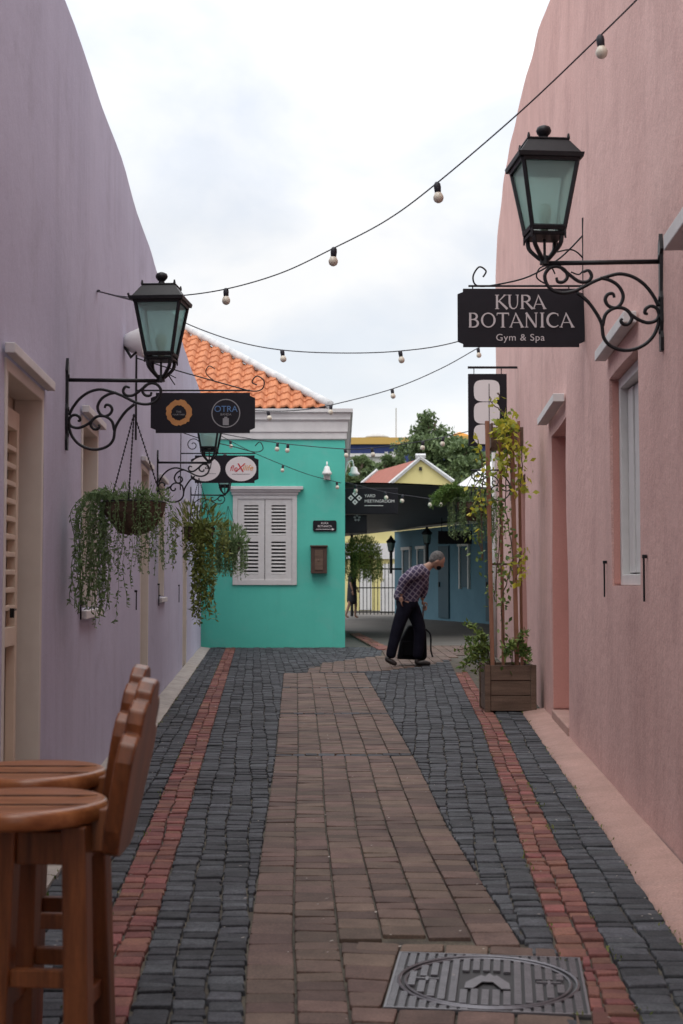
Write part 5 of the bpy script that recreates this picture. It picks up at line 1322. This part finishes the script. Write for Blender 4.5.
# low yellow house
t=thing('low_yellow_house','low yellow house with white band seen through the iron gate','house',(1,56,0))
q=MB(); q.box((-1,56,-.05),(4.5,62,3.9)); q.build('wall',M['yellow'],t)
q=MB(); q.box((-1.1,55.85,2.1),(4.6,55.99,2.75)); q.build('band',M['white'],t)
q=MB(); q.box((-1.1,55.7,3.91),(4.6,62.2,4.05)); q.build('roof',M['concrete'],t)
for xa in (.75,1.7):
    q=MB(); q.box((xa,55.9,.0),(xa+.5,55.98,1.9)); dd=q.build('door',M['shutter'],t)
# white stair wall
t=thing('white_stair_wall','white sloping stair wall behind the iron gate','wall',(2,52,0)); q=MB(); q.prism([(1.5,-.02),(2.6,-.02),(2.6,1.9),(2.3,1.9),(1.5,1.1)],lambda u_,v_,d_:Vector((u_,d_,v_)),52,52.3); q.build('wall',M['white'],t)
# yellow gable house
def gp(px,py,y): return P(px,py,y)
ap_=gp(420.5,460,80); le=gp(393,483.5,80); re_=gp(453.5,484,80); dirr=Vector((-2.3,8.7,0)).normalized()*9
t=thing('yellow_gable_house','yellow gabled house with red tile roof and white verges','house',(ap_.x,80,0))
q=MB(); g0=[Vector((le.x,80,-.05)),Vector((re_.x,80,-.05)),re_,ap_,le]; q.add(g0+[v+dirr for v in g0],[(0,1,2,3,4),(5,6,7,8,9),(0,4,9,5),(1,2,7,6)]); q.build('wall',M['yellow'],t)
q=MB(); le2=le+(le-ap_)*.25
up=Vector((0,0,.08)); q.add([ap_+up,le2+up,le2+dirr+up,ap_+dirr+up],[(0,1,2,3)]); q.add([ap_+up,re_+up,re_+dirr+up,ap_+dirr+up],[(0,1,2,3)])
rf=q.build('roof',M['redtile'],t)
q=MB(); q.tube([le2+up*1.5+Vector((0,-.1,0)),ap_+up*1.5+Vector((0,-.1,0)),re_+up*1.5+Vector((0,-.1,0))],.14,5); q.tube([ap_+Vector((-.3,-.05,.22)),ap_+Vector((.3,-.05,.22))],.16,5); q.build('verge',M['whitecap'],t); q=MB(); q.tube([le2+dirr+up*1.5,ap_+dirr+up*1.5],.14,5); q.build('verge',M['whitecap'],t)
q=MB(); c=gp(420.5,469,79.9); q.box(c-Vector((.09,.02,.09)),c+Vector((.09,.02,.12)));q.build('vent',M['dark'],t)
# pale tent on the right
t=thing('pale_tent','pale pointed tent roof beside the yellow gable','tent',(P(485,0,60).x,60,0)); q=MB(); pk=P(500,455,60); b_1=P(455,487,58); b_2=P(530,490,58); q.add([pk,b_1,b_2,b_2+Vector((1,6,0)),b_1+Vector((1,6,0))],[(0,1,2),(0,2,3),(0,3,4),(0,4,1)]); q.build('canvas',M['tent'],t)
for pp in (b_1,b_2,b_2+Vector((1,6,0)),b_1+Vector((1,6,0))): q=MB(); q.tube([Vector((pp.x,pp.y,0)),pp],.06,6); q.build('pole',M['iron'],t)
# hill, navy building
hm=MB(); nxh,nyh=40,16
for i in range(nxh+1):
    for j in range(nyh+1):
        x=-150+300*i/nxh; y=100+200*j/nyh; hgt=max(0,min(1,(y-100)/45)); hgt=hgt*hgt*(3-2*hgt)*11+noise.noise(Vector((x*.02,y*.02,1)))*1.5*hgt
        hm.v.append(Vector((x,y,hgt-.1)))
for i in range(nxh):
    for j in range(nyh): a_=i*(nyh+1)+j; hm.f.append((a_,a_+1,a_+nyh+2,a_+nyh+1))
tag(hm.build('hill',M['hill'],smooth=True),kind='structure')
YN=150; a=P(330,441,YN); b2=P(480,437,YN)
t=thing('navy_building','long navy blue building with ochre roof band on the hill','building',(5,YN,10))
q=MB(); q.box((a.x,YN,9),(b2.x+6,YN+10,a.z-.4)); q.build('wall',M['navy'],t)
q=MB(); q.box((a.x-.2,YN-.5,a.z-.39),(b2.x+6,YN+10,a.z+.35)); q.build('roof_band',M['ochre'],t)
for k_ in range(3):
    xx_=P(384+k_*7,0,YN).x
    q=MB(); q.box((xx_,YN-.06,a.z-3.2),(xx_+.35,YN-.01,a.z-1.2)); q.build('window',M['shutter'],t)
q=MB(); q.lathe([(1.5,0),(1.3,.2),(.8,.4),(.1,.5)],P(377,438,YN+5),12); q.build('dome',M['concrete'],t,smooth=True)
t=thing('white_building','low white building below the navy building','building',(P(365,0,120).x,120,0)); a=P(335,457,120); b2=P(402,470,120); q=MB(); q.box((a.x,120,2),(b2.x,128,a.z)); q.build('wall',M['concrete'],t); q=MB(); q.box((a.x-.2,119.8,a.z+.01),(b2.x+.2,128.2,a.z+.3)); q.build('roof',M['white'],t)
c=P(459,437,145); t=thing('orange_roof_hut','small hut with orange roof beside the big tree','hut',(c.x,145,10)); q=MB(); q.box((c.x-.4,144,10),(c.x+.9,147,c.z)); q.build('wall',M['ochre'],t); q=MB(); q.lathe([(1.25,0),(.8,.45),(.1,.7)],c+Vector((.25,1.5,0)),4); q.build('roof',M['orange'],t)
t=thing('radio_mast','thin pale radio mast against the sky','mast',P(396,440,150)); q=MB(); q.tube([P(396,442,150),P(396,408,150)],.07,5); q.build('pole',M['concrete'],t)
# trees
def tree(label,px,pytop,pybase,y,wpx,n,lsz,seed,grp='trees beyond the alley',clumps=14):
    random.seed(seed); top=P(px,pytop,y); base=P(px,pybase,y); r=wpx/2*y/F; hgt=top.z-base.z
    t=thing('tree',label,'tree',(top.x,y,0),0,grp)
    q=MB(); zc_=base.z+hgt*.4; tr=[Vector((top.x,y,0)),Vector((top.x+.2,y,zc_*.5)),Vector((top.x-.1,y,zc_)),Vector((top.x+.1,y,top.z-hgt*.15))]
    q.tube(crom(tr,4),[.28*(1-.06*i) for i in range(13)],8)
    cs=[]
    for i in range(clumps):
        an=random.uniform(0,2*PI); rr=r*random.uniform(.15,.85); hz_=random.random()**1.15
        w_=1-abs(hz_-.4)*.75
        c=Vector((top.x+math.cos(an)*rr*w_,y+math.sin(an)*rr*w_,base.z+hgt*(.12+.76*hz_))); cs.append((c,r*random.uniform(.16,.34)*(1.15-hz_*.5)))
        q.tube(crom([tr[2]+Vector((0,0,-hgt*.1)),(tr[2]+c)/2+Vector((0,0,.1*r)),c],3),[.1,.09,.08,.06,.05,.04,.03][:7],5)
    q.build('trunk',M['trunk'],t)
    q=MB()
    for i in range(n):
        c,cr2=random.choice(cs); v=rv().normalized()*cr2*random.uniform(.45,1.1)*Vector((1,1,.75)) if False else rv().normalized()*cr2*random.uniform(.25,1.45)
        v.z*=.75; leaf(q,c+v,rv(),rv(),lsz*random.uniform(.6,1.4),lsz*random.uniform(.4,.8))
    q.build('crown',M['treeleaf'],t)
tree('tall spreading green tree behind the yellow gable',434,408,492,100,82,11000,.30,61,clumps=34)
tree('round dark tree to the right of the tall one',464,438,492,95,66,10000,.32,62,clumps=24)
tree('leafy tree partly behind the tall black banner',490,430,492,97,50,6000,.30,67)
tree('small tree left of the yellow gable by the turquoise corner',362,455,494,90,40,6000,.28,63)
tree('low bushy tree before the navy building',386,453,478,105,38,5000,.28,64,clumps=9)
tree('farthest left bushy tree behind the gooseneck lamp',340,450,494,92,36,5000,.28,65)
tree('thin small tree under the radio mast',402,452,482,108,30,3500,.26,66,clumps=8)
S.render.film_transparent=False
